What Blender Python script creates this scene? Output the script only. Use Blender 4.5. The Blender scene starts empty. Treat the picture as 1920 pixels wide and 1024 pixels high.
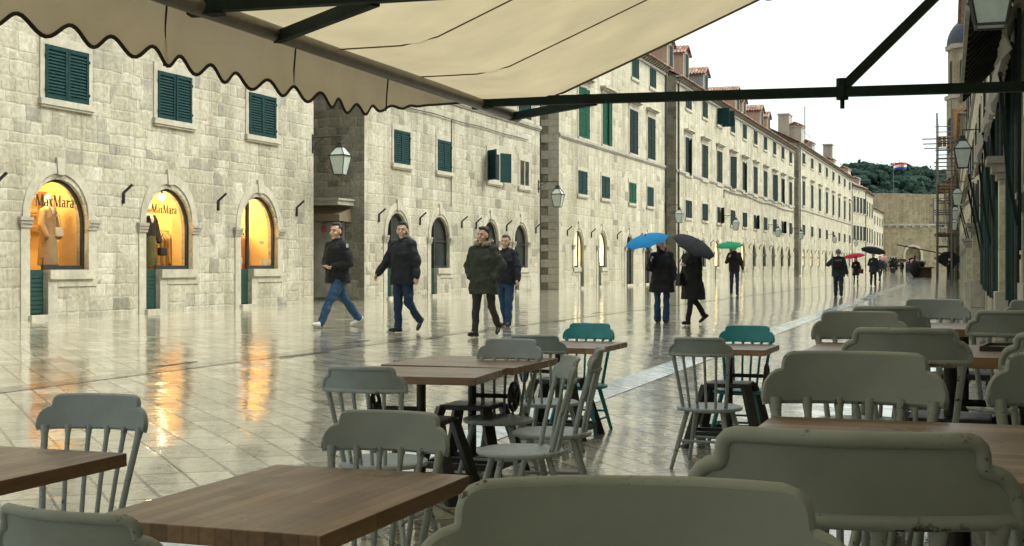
import bpy, bmesh, math, random
from mathutils import Vector, Matrix, noise
from mathutils.geometry import tessellate_polygon
random.seed(7)
PI = math.pi
V = Vector
scene = bpy.context.scene
COL = scene.collection

# ------------------------------------------------------------------ frame
# street frame: s runs along the street away from the camera, L runs across it to the left
UX, UY = 0.33358, 0.94272
ST = 0.20                                   # crown of the street, metres
def S(s, L, z=0.0):
    return V((UX*s - UY*L, UY*s + UX*L, z))
ANG = math.atan2(UY, UX)
GL = 0.08                                   # level of the lower, café side of the street
def gutL(s): return 3.10 + 0.0155*s        # middle of the right-hand gutter
def ground_z(L, s=10.0):
    t = max(0, min(1, (L-1.4)/3.2)); return GL + (ST-GL)*t
def wallL(s): return 0.0237*(s-37)

# ------------------------------------------------------------------ objects
def tag(o, label=None, cat=None, group=None, kind=None):
    if label: o['label'] = label
    if cat: o['category'] = cat
    if group: o['group'] = group
    if kind: o['kind'] = kind
    return o
def empty(name, loc=(0,0,0), rz=0.0, label=None, cat=None, group=None):
    o = bpy.data.objects.new(name, None); COL.objects.link(o)
    o.empty_display_size = 0.2
    o.location = loc; o.rotation_euler = (0,0,rz)
    return tag(o, label, cat, group)
TMP = bpy.data.scenes.new('tmp')
KIDS = {}
def children(o): return [c for c in o.children]
def copy_tree(o, parent=None):
    c = o.copy(); COL.objects.link(c)
    if parent is not None: c.parent = parent
    for ch in children(o): copy_tree(ch, c)
    return c

class MB:
    def __init__(s): s.v = []; s.f = []
    def add(s, vs, fs):
        b = len(s.v); s.v += [V(p) for p in vs]; s.f += [tuple(i+b for i in f) for f in fs]; return s
    def box(s, x0, x1, y0, y1, z0, z1, M=None):
        vs = [V((x,y,z)) for z in (z0,z1) for y in (y0,y1) for x in (x0,x1)]
        if M: vs = [M @ p for p in vs]
        return s.add(vs, [(0,2,3,1),(4,5,7,6),(0,1,5,4),(2,6,7,3),(0,4,6,2),(1,3,7,5)])
    def quad(s, a, b, c, d): return s.add([a,b,c,d], [(0,1,2,3)])
    def bar(s, p, q, w, h=None, up=(0,0,1)):
        p, q = V(p), V(q); h = h or w; d = (q-p).normalized(); up = V(up)
        if abs(d.dot(up)) > .98: up = V((1,0,0))
        a = d.cross(up).normalized(); b = a.cross(d)
        vs = [t + a*sx*w/2 + b*sy*h/2 for t in (p,q) for sx,sy in ((-1,-1),(1,-1),(1,1),(-1,1))]
        return s.add(vs, [(0,3,2,1),(4,5,6,7),(0,1,5,4),(1,2,6,5),(2,3,7,6),(3,0,4,7)])
    def tube(s, pts, r, n=8, closed=False):
        pts = [V(p) for p in pts]; m = len(pts)
        rs = r if isinstance(r, (list,tuple)) else [r]*m
        ref = None; base = len(s.v)
        for i,p in enumerate(pts):
            if closed: d = pts[(i+1)%m]-pts[i-1]
            else: d = pts[min(i+1,m-1)]-pts[max(i-1,0)]
            d.normalize()
            if ref is None:
                ref = d.orthogonal().normalized()
            ref = (ref - d*ref.dot(d)).normalized(); b = d.cross(ref)
            for k in range(n):
                t = 2*PI*k/n; s.v.append(p + (ref*math.cos(t)+b*math.sin(t))*rs[i])
        for i in range(m if closed else m-1):
            j = (i+1)%m
            for k in range(n):
                l = (k+1)%n
                s.f.append((base+i*n+k, base+i*n+l, base+j*n+l, base+j*n+k))
        if not closed:
            s.f.append(tuple(base+k for k in range(n-1,-1,-1)))
            s.f.append(tuple(base+(m-1)*n+k for k in range(n)))
        return s
    def limb(s, p, q, r1, r2, n=12):
        p, q = V(p), V(q); d = q-p; L = d.length; d = d.normalized() if L > 1e-6 else V((0,0,1))
        ts = [PI/2*(k+.35)/4 for k in range(4)]
        pts = [p - d*r1*math.cos(t) for t in ts] + [p, q] + [q + d*r2*math.cos(t) for t in reversed(ts)]
        rs = [r1*math.sin(t) for t in ts] + [r1, r2] + [r2*math.sin(t) for t in reversed(ts)]
        return s.tube(pts, rs, n)
    def loft(s, secs, n=20, M=None):
        # secs: (cx, cy, cz, rx, ry) horizontal ellipses from bottom to top, closed
        base = len(s.v)
        for cx,cy,cz,rx,ry in secs:
            for k in range(n):
                t = 2*PI*k/n; p = V((cx+rx*math.cos(t), cy+ry*math.sin(t), cz)); s.v.append(M @ p if M else p)
        for i in range(len(secs)-1):
            for k in range(n):
                l = (k+1)%n; s.f.append((base+i*n+k, base+i*n+l, base+(i+1)*n+l, base+(i+1)*n+k))
        s.f.append(tuple(base+k for k in range(n-1,-1,-1)))
        s.f.append(tuple(base+(len(secs)-1)*n+k for k in range(n)))
        return s
    def ell(s, c, r, M=None, n=14, m=8):
        c = V(c); base = len(s.v); R = M or Matrix.Identity(3)
        for i in range(m+1):
            a = -PI/2+PI*i/m
            for k in range(n):
                t = 2*PI*k/n
                s.v.append(c + R @ V((r[0]*math.cos(a)*math.cos(t), r[1]*math.cos(a)*math.sin(t), r[2]*math.sin(a))))
        for i in range(m):
            for k in range(n):
                l = (k+1)%n; s.f.append((base+i*n+k, base+i*n+l, base+(i+1)*n+l, base+(i+1)*n+k))
        return s
    def prism(s, poly, a, b, fn):
        # closed 2-D outline extruded from depth a to b; fn(p, d) -> 3-D point
        n = len(poly); base = len(s.v)
        s.v += [V(fn(p, a)) for p in poly] + [V(fn(p, b)) for p in poly]
        tris = tessellate_polygon([[V((p[0],p[1],0)) for p in poly]])
        for t in tris:
            s.f.append(tuple(base+i for i in t)); s.f.append(tuple(base+n+i for i in reversed(t)))
        for i in range(n):
            j = (i+1)%n; s.f.append((base+i, base+j, base+n+j, base+n+i))
        return s
    def strip(s, inner, outer, a, b, fn):
        # band between two open polylines of equal length, extruded from depth a to b
        n = len(inner); base = len(s.v)
        for d in (a, b):
            s.v += [V(fn(p, d)) for p in inner] + [V(fn(p, d)) for p in outer]
        for i in range(n-1):
            I, O = base+i, base+n+i
            s.f += [(I,I+1,O+1,O), (I+2*n,O+2*n,O+2*n+1,I+2*n+1), (I,I+2*n,I+2*n+1,I+1), (O,O+1,O+2*n+1,O+2*n)]
        for i in (0, n-1):
            I, O = base+i, base+n+i; s.f.append((I,O,O+2*n,I+2*n))
        return s
    def build(s, name, mat, parent=None, smooth=False, bevel=0.0, seg=2, angle=40):
        me = bpy.data.meshes.new(name); me.from_pydata([tuple(p) for p in s.v], [], s.f)
        bm = bmesh.new(); bm.from_mesh(me)
        bmesh.ops.remove_doubles(bm, verts=bm.verts, dist=1e-5)
        bmesh.ops.recalc_face_normals(bm, faces=bm.faces)
        if bevel: 
            es = [e for e in bm.edges if len(e.link_faces)==2 and e.calc_face_angle(0) > .6]
            bmesh.ops.bevel(bm, geom=es, offset=bevel, segments=seg, profile=.6, affect='EDGES', clamp_overlap=True)
        if smooth:
            for f in bm.faces: f.smooth = True
            for e in bm.edges:
                if len(e.link_faces)==2 and e.calc_face_angle(0) > math.radians(angle): e.smooth = False
        bm.to_mesh(me); bm.free()
        o = bpy.data.objects.new(name, me); COL.objects.link(o)
        if mat: me.materials.append(mat)
        if parent: o.parent = parent
        return o
def remesh(mb, name, mat, parent, vox, smooth=4, fac=.5):
    me = bpy.data.meshes.new('tmp'); me.from_pydata([tuple(p) for p in mb.v], [], mb.f)
    bm = bmesh.new(); bm.from_mesh(me); bmesh.ops.recalc_face_normals(bm, faces=bm.faces); bm.to_mesh(me); bm.free()
    o = bpy.data.objects.new('tmp', me); TMP.collection.objects.link(o)
    r = o.modifiers.new('r','REMESH'); r.mode = 'VOXEL'; r.voxel_size = vox; r.use_smooth_shade = True
    if smooth:
        k = o.modifiers.new('s','SMOOTH'); k.iterations = smooth; k.factor = fac
    TMP.view_layers[0].update(); dg = TMP.view_layers[0].depsgraph; ev = o.evaluated_get(dg)
    nm = bpy.data.meshes.new_from_object(ev); nm.name = name
    bpy.data.objects.remove(o); bpy.data.meshes.remove(me)
    nm.materials.clear(); nm.materials.append(mat)
    for p in nm.polygons: p.use_smooth = True
    q = bpy.data.objects.new(name, nm); COL.objects.link(q); q.parent = parent
    return q

# ------------------------------------------------------------------ materials
class NT:
    def __init__(s, name):
        s.m = bpy.data.materials.new(name); s.m.use_nodes = True; s.t = s.m.node_tree; s.n = s.t.nodes; s.l = s.t.links
        s.b = s.n['Principled BSDF']; s.out = s.n['Material Output']
    def new(s, t, **k):
        x = s.n.new(t)
        for a,b in k.items(): setattr(x, a, b)
        return x
    def link(s, a, b): s.l.new(a, b)
    def val(s, sock, v):
        if hasattr(v, 'is_linked') or isinstance(v, bpy.types.NodeSocket): s.link(v, sock)
        else: sock.default_value = v
    def math(s, op, a, b=0.0, c=0.0):
        x = s.new('ShaderNodeMath', operation=op)
        s.val(x.inputs[0], a); s.val(x.inputs[1], b)
        if op in ('MULTIPLY_ADD','SMOOTH_MIN','SMOOTH_MAX'): s.val(x.inputs[2], c)
        return x.outputs[0]
    def coord(s, kind='Object'):
        return s.new('ShaderNodeTexCoord').outputs[kind]
    def mapping(s, vec, scale=(1,1,1), rot=(0,0,0), loc=(0,0,0)):
        x = s.new('ShaderNodeMapping'); s.link(vec, x.inputs[0]); x.inputs['Scale'].default_value = scale; x.inputs['Rotation'].default_value = rot; x.inputs['Location'].default_value = loc
        return x.outputs[0]
    def noise(s, vec, scale, detail=4, rough=.55):
        x = s.new('ShaderNodeTexNoise'); s.link(vec, x.inputs['Vector']); x.inputs['Scale'].default_value = scale; x.inputs['Detail'].default_value = detail; x.inputs['Roughness'].default_value = rough
        return x.outputs['Fac']
    def ramp(s, fac, stops, interp='LINEAR'):
        x = s.new('ShaderNodeValToRGB'); s.link(fac, x.inputs[0]); e = x.color_ramp; e.interpolation = interp
        while len(e.elements) < len(stops): e.elements.new(.5)
        for el,(p,c) in zip(e.elements, stops):
            el.position = p; el.color = (c,c,c,1) if isinstance(c,(int,float)) else (*c,1)
        return x.outputs[0]
    def mix(s, fac, a, b, mode='MIX'):
        x = s.new('ShaderNodeMix', data_type='RGBA', blend_type=mode)
        s.val(x.inputs[0], fac)
        for i,v in ((6,a),(7,b)):
            if isinstance(v, tuple): x.inputs[i].default_value = (*v,1)
            else: s.link(v, x.inputs[i])
        return x.outputs[2]
    def bump(s, h, strength, dist=.01, normal=None):
        x = s.new('ShaderNodeBump'); s.link(h, x.inputs['Height']); x.inputs['Strength'].default_value = strength; x.inputs['Distance'].default_value = dist
        if normal: s.link(normal, x.inputs['Normal'])
        return x.outputs[0]
    def set(s, **k):
        for a,v in k.items():
            sk = s.b.inputs[a.replace('_',' ')]
            if isinstance(v, bpy.types.NodeSocket): s.link(v, sk)
            elif isinstance(v, tuple): sk.default_value = (*v,1) if len(v)==3 and sk.type=='RGBA' else v
            else: sk.default_value = v
        return s

def blocks(t, a, b, rowh, bw, wob=.03, warp=.35, vec=None):
    """irregular coursed blocks: returns (random per block, second random, mortar mask 0..1, edge distance)"""
    vec = vec or t.coord()
    d1 = t.math('MULTIPLY', t.math('SUBTRACT', t.noise(vec, 5, 2), .5), wob)
    d2 = t.math('MULTIPLY', t.math('SUBTRACT', t.noise(t.mapping(vec, loc=(9,4,2)), 5, 2), .5), wob)
    a = t.math('ADD', a, d1); b = t.math('ADD', b, d2)
    bn = t.math('DIVIDE', b, rowh)
    if warp:
        n1 = t.new('ShaderNodeTexNoise', noise_dimensions='1D'); t.link(bn, n1.inputs['W']); n1.inputs['Scale'].default_value = .45; n1.inputs['Detail'].default_value = 0
        bn = t.math('MULTIPLY_ADD', n1.outputs['Fac'], warp*2.2, bn)
    row = t.math('FLOOR', bn); fb = t.math('FRACT', bn)
    rw = t.new('ShaderNodeTexWhiteNoise', noise_dimensions='1D'); t.link(row, rw.inputs['W'])
    w = t.math('ADD', t.math('DIVIDE', a, bw), t.math('MULTIPLY', rw.outputs['Value'], 91.7))
    vo = t.new('ShaderNodeTexVoronoi', voronoi_dimensions='1D', feature='F1'); t.link(w, vo.inputs['W']); vo.inputs['Scale'].default_value = 1; vo.inputs['Randomness'].default_value = .8
    ve = t.new('ShaderNodeTexVoronoi', voronoi_dimensions='1D', feature='DISTANCE_TO_EDGE'); t.link(w, ve.inputs['W']); ve.inputs['Scale'].default_value = 1; ve.inputs['Randomness'].default_value = .8
    sp = t.new('ShaderNodeSeparateColor'); t.link(vo.outputs['Color'], sp.inputs[0])
    wn = t.new('ShaderNodeTexWhiteNoise', noise_dimensions='2D'); cv = t.new('ShaderNodeCombineXYZ')
    t.link(t.math('MULTIPLY', sp.outputs[0], 77.7), cv.inputs[0]); t.link(row, cv.inputs[1]); t.link(cv.outputs[0], wn.inputs['Vector'])
    s2 = t.new('ShaderNodeSeparateColor'); t.link(wn.outputs['Color'], s2.inputs[0])
    ed = t.math('MINIMUM', t.math('MULTIPLY', ve.outputs['Distance'], bw), t.math('MULTIPLY', t.math('MINIMUM', fb, t.math('SUBTRACT', 1.0, fb)), rowh))
    return s2.outputs[0], s2.outputs[1], s2.outputs[2], ed

def wall_mat(name, axes, tone=(1,1,1), rowh=.285, bw=.46, dark=0.0, joint=.012, grey=.05):
    t = NT(name); vec = t.coord()
    sx = t.new('ShaderNodeSeparateXYZ'); t.link(vec, sx.inputs[0])
    a = sx.outputs['XYZ'.index(axes[0])]; b = sx.outputs['XYZ'.index(axes[1])]
    r1, r2, r3, ed = blocks(t, a, b, rowh, bw, .07, .45, vec)
    q1, q2, q3, e2 = blocks(t, a, b, rowh*1.42, bw*1.25, .09, .3, vec)
    pk = t.ramp(t.noise(t.mapping(vec, loc=(31,7,3)), .42, 2, .5), [(.52,0.),(.54,1.)])
    mixv = lambda x, y: t.math('ADD', t.math('MULTIPLY', x, t.math('SUBTRACT', 1.0, pk)), t.math('MULTIPLY', y, pk))
    r1, r2, r3, ed = mixv(r1,q1), mixv(r2,q2), mixv(r3,q3), mixv(ed,e2)
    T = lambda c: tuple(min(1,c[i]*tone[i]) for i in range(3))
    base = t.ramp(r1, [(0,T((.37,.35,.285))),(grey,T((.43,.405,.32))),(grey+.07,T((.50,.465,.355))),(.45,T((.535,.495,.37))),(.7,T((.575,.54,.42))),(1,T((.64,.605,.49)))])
    odd = t.ramp(r2, [(.975-dark,0.),(.985-dark,1.)])
    base = t.mix(t.math('MULTIPLY', odd, .8), base, T((.30,.28,.225)))
    mott = t.noise(vec, 9, 6, .65); base = t.mix(.75, base, t.ramp(mott, [(.32,.5),(.62,1.)]), 'MULTIPLY')
    big = t.noise(t.mapping(vec, scale=(.5,.5,.22)), 1.1, 5, .6); base = t.mix(.6, base, t.ramp(big, [(.36,(.58,.57,.53)),(.56,(1,1,1))]), 'MULTIPLY')
    stk = t.noise(t.mapping(vec, scale=(2.6,2.6,.13)), 1.0, 4, .6); base = t.mix(.5, base, t.ramp(stk, [(.40,(.60,.58,.53)),(.54,(1,1,1))]), 'MULTIPLY')
    spk = t.noise(vec, 34, 3, .7); base = t.mix(t.math('MULTIPLY', t.ramp(spk, [(.62,0.),(.72,1.)]), .55), base, T((.2,.18,.15)))
    jn = t.noise(vec, 2.3, 2); jw = t.math('MULTIPLY_ADD', jn, joint*1.4, joint*.3)
    m = t.math('DIVIDE', ed, jw); mask = t.ramp(m, [(.55,0.),(1.,1.)])
    base = t.mix(t.math('MULTIPLY_ADD', mask, .75, .25), t.ramp(t.noise(t.mapping(vec, loc=(3,8,5)), 3.1, 4, .65), [(.48,T((.47,.44,.345))),(.60,T((.17,.155,.125)))]), base)
    hgt = t.math('ADD', t.math('MULTIPLY', t.ramp(t.math('DIVIDE', ed, .04), [(0,0.),(1,1.)]), .7), t.math('MULTIPLY_ADD', mott, .6, t.math('MULTIPLY', r3, .35)))
    t.set(Base_Color=base, Roughness=.78, Normal=t.bump(hgt, .42, .03)); return t.m
def stone_mat(name, c, var=.25, rough=.7, scale=6, bump=.3):
    t = NT(name); vec = t.coord(); n = t.noise(vec, scale, 6, .65); n2 = t.noise(t.mapping(vec, scale=(1,1,.3)), 1.7, 4)
    b = t.mix(1, tuple(c), t.ramp(n, [(.3,1-var),(.68,1.)]), 'MULTIPLY'); b = t.mix(.5, b, t.ramp(n2, [(.35,.6),(.6,1.)]), 'MULTIPLY')
    t.set(Base_Color=b, Roughness=rough, Normal=t.bump(n, bump, .02)); return t.m
def paint_mat(name, c, rough=.45, var=.2, wear=None, scale=8, wamt=.66, metallic=0.0, spec=.5):
    t = NT(name); vec = t.coord(); n = t.noise(vec, scale, 5, .6)
    b = t.mix(1, tuple(c), t.ramp(n, [(.3,1-var),(.7,1.+var*.3)]), 'MULTIPLY')
    if wear:
        w = t.noise(vec, scale*4.5, 5, .7); w2 = t.noise(vec, scale*.7, 2)
        k = t.math('MULTIPLY', t.ramp(w, [(wamt-.03,0.),(wamt,1.)]), t.ramp(w2, [(.48,0.),(.56,1.)])); b = t.mix(k, b, wear)
    t.set(Base_Color=b, Roughness=t.ramp(n, [(.3,min(1,rough+.12)),(.7,rough)]), Metallic=metallic, Specular_IOR_Level=spec, Normal=t.bump(t.noise(vec, scale*7, 3), .12, .004)); return t.m
def plain(name, c, rough=.6, var=.25, scale=14, bump=.25, metallic=0.0, spec=.5):
    t = NT(name); vec = t.coord(); n = t.noise(vec, scale, 5, .6)
    t.set(Base_Color=t.mix(1, tuple(c), t.ramp(n, [(.3,1-var),(.7,1.+var*.4)]), 'MULTIPLY'), Roughness=rough, Metallic=metallic, Specular_IOR_Level=spec, Normal=t.bump(n, bump, .02)); return t.m
def emit(name, c, st):
    t = NT(name); t.set(Base_Color=(.8,.7,.5), Emission_Color=tuple(c), Emission_Strength=st, Roughness=.4); return t.m
def lit_window(name, c, st):
    t = NT(name); vec = t.coord(); n = t.noise(t.mapping(vec, scale=(2.2,1,.9)), 1.6, 3)
    t.set(Base_Color=(.5,.4,.25), Emission_Color=t.mix(t.ramp(n, [(.35,0.),(.65,1.)]), tuple(x*.45 for x in c), tuple(c)), Emission_Strength=st, Roughness=.1); return t.m
def glass_mat(name, tint=(.9,.95,.93), refl=1.0):
    t = NT(name); tr = t.new('ShaderNodeBsdfTransparent'); tr.inputs[0].default_value = (*tint,1)
    gl = t.new('ShaderNodeBsdfGlossy'); gl.inputs['Roughness'].default_value = .02
    fr = t.new('ShaderNodeFresnel'); fr.inputs['IOR'].default_value = 1.45
    mx = t.new('ShaderNodeMixShader'); t.link(t.math('MULTIPLY', fr.outputs[0], refl), mx.inputs[0]); t.link(tr.outputs[0], mx.inputs[1]); t.link(gl.outputs[0], mx.inputs[2]); t.link(mx.outputs[0], t.out.inputs[0]); return t.m
def cloth_trans(name, c, amt=.5, scale=2.5):
    t = NT(name); vec = t.coord(); n = t.noise(vec, scale, 4); w = t.noise(vec, 260, 1)
    col = t.mix(1, tuple(c), t.ramp(n, [(.3,.82),(.7,1.)]), 'MULTIPLY')
    tl = t.new('ShaderNodeBsdfTranslucent'); t.link(col, tl.inputs[0])
    t.set(Base_Color=col, Roughness=.85, Normal=t.bump(t.math('ADD', n, t.math('MULTIPLY', w, .03)), .25, .05))
    mx = t.new('ShaderNodeMixShader'); mx.inputs[0].default_value = amt
    t.link(t.b.outputs[0], mx.inputs[1]); t.link(tl.outputs[0], mx.inputs[2]); t.link(mx.outputs[0], t.out.inputs[0]); return t.m
def wood_mat(name, axis, tone=1.0):
    t = NT(name); vec = t.coord(); sx = t.new('ShaderNodeSeparateXYZ'); t.link(vec, sx.inputs[0])
    a, b = (sx.outputs[0], sx.outputs[1]) if axis == 'X' else (sx.outputs[1], sx.outputs[0])
    r1, r2, r3, ed = blocks(t, a, b, .042, .42, .0, 0, vec)
    sc = (2.5,42,42) if axis == 'X' else (42,2.5,42)
    g = t.noise(t.mapping(vec, scale=sc), 1.0, 6, .62)
    c = t.ramp(r1, [(0,(.13*tone,.075*tone,.042*tone)),(.45,(.20*tone,.122*tone,.07*tone)),(1,(.29*tone,.185*tone,.11*tone))])
    c = t.mix(.7, c, t.ramp(g, [(.3,(.5,.46,.42)),(.62,(1,1,1))]), 'MULTIPLY')
    c = t.mix(t.ramp(ed, [(0,.55),(.0016,0.)]), c, (.05,.03,.02))
    big = t.noise(vec, 3.2, 4, .6); c = t.mix(.45, c, t.ramp(big, [(.35,.55),(.6,1.)]), 'MULTIPLY')
    t.set(Base_Color=c, Roughness=t.ramp(big, [(.3,.24),(.7,.40)]), Normal=t.bump(t.math('ADD', g, t.math('MULTIPLY', r3, .4)), .16, .004), Specular_IOR_Level=.5); return t.m

def paving_mat(name, rot, rowh, bw, base=1.0, tilt=.016, ripple=.035, slots=False, tone=(1,1,1)):
    t = NT(name); vec = t.coord(); mv = t.mapping(vec, rot=(0,0,rot))
    sx = t.new('ShaderNodeSeparateXYZ'); t.link(mv, sx.inputs[0])
    r1, r2, r3, ed = blocks(t, sx.outputs[0], sx.outputs[1], rowh, bw, .012, .08, vec)
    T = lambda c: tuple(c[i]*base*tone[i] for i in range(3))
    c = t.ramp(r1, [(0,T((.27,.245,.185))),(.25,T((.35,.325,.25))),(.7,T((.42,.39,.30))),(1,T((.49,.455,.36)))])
    st = t.noise(vec, 1.3, 6, .65); c = t.mix(.7, c, t.ramp(st, [(.36,(.5,.49,.45)),(.6,(1,1,1))]), 'MULTIPLY')
    st2 = t.noise(vec, 7, 5, .7); c = t.mix(.5, c, t.ramp(st2, [(.34,.6),(.6,1.)]), 'MULTIPLY')
    mask = t.ramp(t.math('DIVIDE', ed, t.math('MULTIPLY_ADD', t.noise(vec, 3, 2), .020, .003)), [(.4,0.),(1.,1.)])
    c = t.mix(mask, T((.035,.033,.028)), c)
    # each slab lies a little differently, and a film of rain water ripples over it
    cb = t.new('ShaderNodeCombineXYZ'); 
    t.link(t.math('MULTIPLY', t.math('SUBTRACT', r2, .5), tilt), cb.inputs[0]); t.link(t.math('MULTIPLY', t.math('SUBTRACT', r3, .5), tilt), cb.inputs[1])
    geo = t.new('ShaderNodeNewGeometry')
    va = t.new('ShaderNodeVectorMath', operation='ADD'); t.link(geo.outputs['Normal'], va.inputs[0]); t.link(cb.outputs[0], va.inputs[1])
    vn = t.new('ShaderNodeVectorMath', operation='NORMALIZE'); t.link(va.outputs[0], vn.inputs[0])
    rp = t.noise(vec, 7, 4, .6); rp2 = t.noise(vec, 2.1, 2, .5)
    h = t.math('ADD', t.math('MULTIPLY', rp, .5), t.math('MULTIPLY_ADD', rp2, .18, t.math('MULTIPLY', mask, .12)))
    nb = t.bump(h, ripple, .1, vn.outputs[0])
    nb2 = t.bump(t.math('ADD', st2, mask), .22, .02, vn.outputs[0])
    dry = t.noise(vec, .8, 4, .6)
    t.set(Base_Color=c, Roughness=t.ramp(st2, [(.3,.2),(.7,.38)]), Normal=nb2, Coat_Weight=t.ramp(dry, [(.3,.8),(.55,1.)]), Coat_Roughness=.035, Coat_IOR=1.34, Coat_Normal=nb, Specular_IOR_Level=.45); return t.m

M = {}
M['front'] = wall_mat('limestone_facade_blocks', 'XZ', tone=(.90,.92,.97))
M['front2'] = wall_mat('limestone_facade_mixed_courses', 'XZ', rowh=.33, bw=.54, tone=(.90,.92,.97), dark=.02)
M['front3'] = wall_mat('limestone_facade_tall_courses', 'XZ', rowh=.38, bw=.7, tone=(.93,.95,.98), grey=.03)
M['front_far'] = wall_mat('limestone_facade_courses', 'XZ', rowh=.36, bw=.62, joint=.016, tone=(.90,.92,.93))
M['side'] = wall_mat('weathered_shaded_alley_blocks', 'YZ', tone=(.50,.51,.50), dark=.10, grey=.25)  # dark tone holds stain and, painted in with it, alley shade
M['right'] = wall_mat('limestone_right_facade', 'XZ', tone=(1.15,1.15,1.12), rowh=.34, bw=.6)
M['fort'] = wall_mat('fortress_wall_blocks', 'XZ', tone=(.60,.56,.47), rowh=.38, bw=.55, dark=.0, joint=.02, grey=.02)
M['trim'] = stone_mat('dressed_limestone', (.51,.485,.40), .3)
M['trimgrey'] = stone_mat('weathered_limestone_trim', (.40,.385,.33), .4)
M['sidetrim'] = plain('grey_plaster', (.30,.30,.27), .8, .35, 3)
M['tile'] = None
t = NT('terracotta_tiles'); vec = t.coord(); sx = t.new('ShaderNodeSeparateXYZ'); t.link(vec, sx.inputs[0])
r1, r2, r3, ed = blocks(t, sx.outputs[1], sx.outputs[0], .22, .4, .02, 0, vec)
t.set(Base_Color=t.mix(t.ramp(ed, [(0,.0),(.03,1.)]), (.08,.04,.03), t.ramp(r1, [(0,(.15,.065,.045)),(.5,(.25,.12,.085)),(.8,(.33,.21,.155)),(1,(.40,.33,.27))])), Roughness=.8, Normal=t.bump(t.ramp(ed, [(0,0.),(.1,1.)]), .8, .05)); M['tile'] = t.m
M['shut'] = paint_mat('dark_teal_shutter_paint', (.010,.042,.044), .7, .3, spec=.15)
M['shutg'] = paint_mat('green_shutter_paint', (.010,.085,.055), .7, .3, spec=.15)
M['shutn'] = paint_mat('blackish_green_shutter_paint', (.009,.025,.027), .7, .3, spec=.15)
M['door'] = paint_mat('dark_green_door_paint', (.012,.055,.048), .4, .3)
M['iron'] = paint_mat('black_iron', (.018,.021,.022), .5, .3)
M['darkgreen'] = paint_mat('dark_green_metal', (.008,.021,.018), .6, .3, spec=.2)
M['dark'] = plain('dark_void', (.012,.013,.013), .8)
M['winglass'] = plain('dark_window_glass', (.025,.032,.034), .06, .2, 3, .02)
M['paleglass'] = plain('pale_window_glass', (.20,.23,.23), .08, .3, 2, .02)
M['glass'] = glass_mat('shop_glass', (.97,.97,.95), .35)
M['lampglass'] = plain('milky_lamp_glass', (.46,.53,.50), .25, .15, 5, .03)
M['warmwall'] = plain('shop_wall_plaster', (.74,.56,.27), .7, .08, 3, .05)
M['warmfloor'] = plain('shop_wooden_floor', (.35,.24,.14), .5, .2, 4, .05)
M['lit'] = lit_window('lit_shop_window', (1.0,.70,.24), 2.6)
M['lit2'] = lit_window('pale_lit_shop_window', (1.0,.84,.46), 1.9)
M['bulb'] = emit('glowing_bulb', (1,.82,.5), 30)
M['letters'] = plain('black_lettering', (.02,.016,.014), .5)
M['pink'] = stone_mat('pink_dormer_plaster', (.40,.30,.23), .25)
M['greyd'] = stone_mat('blue_grey_dormer_plaster', (.25,.29,.31), .25)
M['canvas'] = cloth_trans('cream_awning_canvas', (.93,.79,.53), .85)
M['valance'] = cloth_trans('beige_valance_canvas', (.66,.56,.42), .5)
M['trimcloth'] = plain('dark_brown_braid', (.035,.026,.02), .9)
M['seamcloth'] = plain('brown_stitching', (.16,.12,.06), .9)
M['tubegrey'] = plain('grey_metal_tube', (.16,.145,.12), .4)
M['greycloth'] = cloth_trans('grey_folded_canvas', (.42,.41,.37), .25, 6)
M['browncloth'] = cloth_trans('brown_canvas', (.25,.20,.14), .3, 6)
M['chair'] = paint_mat('sage_grey_chair_paint', (.300,.355,.380), .42, .14, (.035,.03,.025), 7, .615)
M['chairpanel'] = paint_mat('sage_grey_panel_paint', (.265,.320,.345), .42, .14)
M['blue'] = paint_mat('teal_chair_paint', (.026,.26,.30), .42, .14, (.03,.06,.06), 7, .65)
M['bluepanel'] = paint_mat('teal_panel_paint', (.026,.26,.30), .42, .14)
M['woodY'] = wood_mat('butcher_block_oak', 'Y', 1.12)
M['woodX'] = wood_mat('butcher_block_oak_across', 'X', 1.25)
M['black'] = paint_mat('black_powder_coat', (.016,.018,.019), .4, .25)
M['plank'] = plain('orange_scaffold_boards', (.34,.19,.08), .7, .4, 5)
M['steel'] = plain('dull_scaffold_steel', (.11,.115,.115), .5, .3, 6)
M['leaf'] = plain('hill_foliage', (.019,.042,.033), .9, .5, .25, .4, spec=.08)
M['earth'] = plain('hill_earth', (.03,.04,.025), .9, .4, .1)
M['dome'] = plain('dark_lead_dome', (.02,.028,.05), .5, .3, 1.5)
M['tower'] = wall_mat('bell_tower_blocks', 'XZ', tone=(.6,.56,.48), rowh=.45, bw=.7)
M['pave'] = paving_mat('wet_limestone_paving', -ANG - PI/4, .25, .46, 1.58, .02, .055, tone=(.97,1.0,1.02))
M['paveB'] = paving_mat('wet_limestone_terrace', -ANG, .3, .5, .9)
M['gutter'] = paving_mat('wet_sky_tinted_marble_gutter', -ANG, .6, .9, 2.9, .004, .05, tone=(.74,.98,1.32))  # bluish tone paints the sky's reflection into the pale stone
M['band'] = paving_mat('wet_gutter_stones', -ANG, .2, .7, .72, .012, .06)

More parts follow.
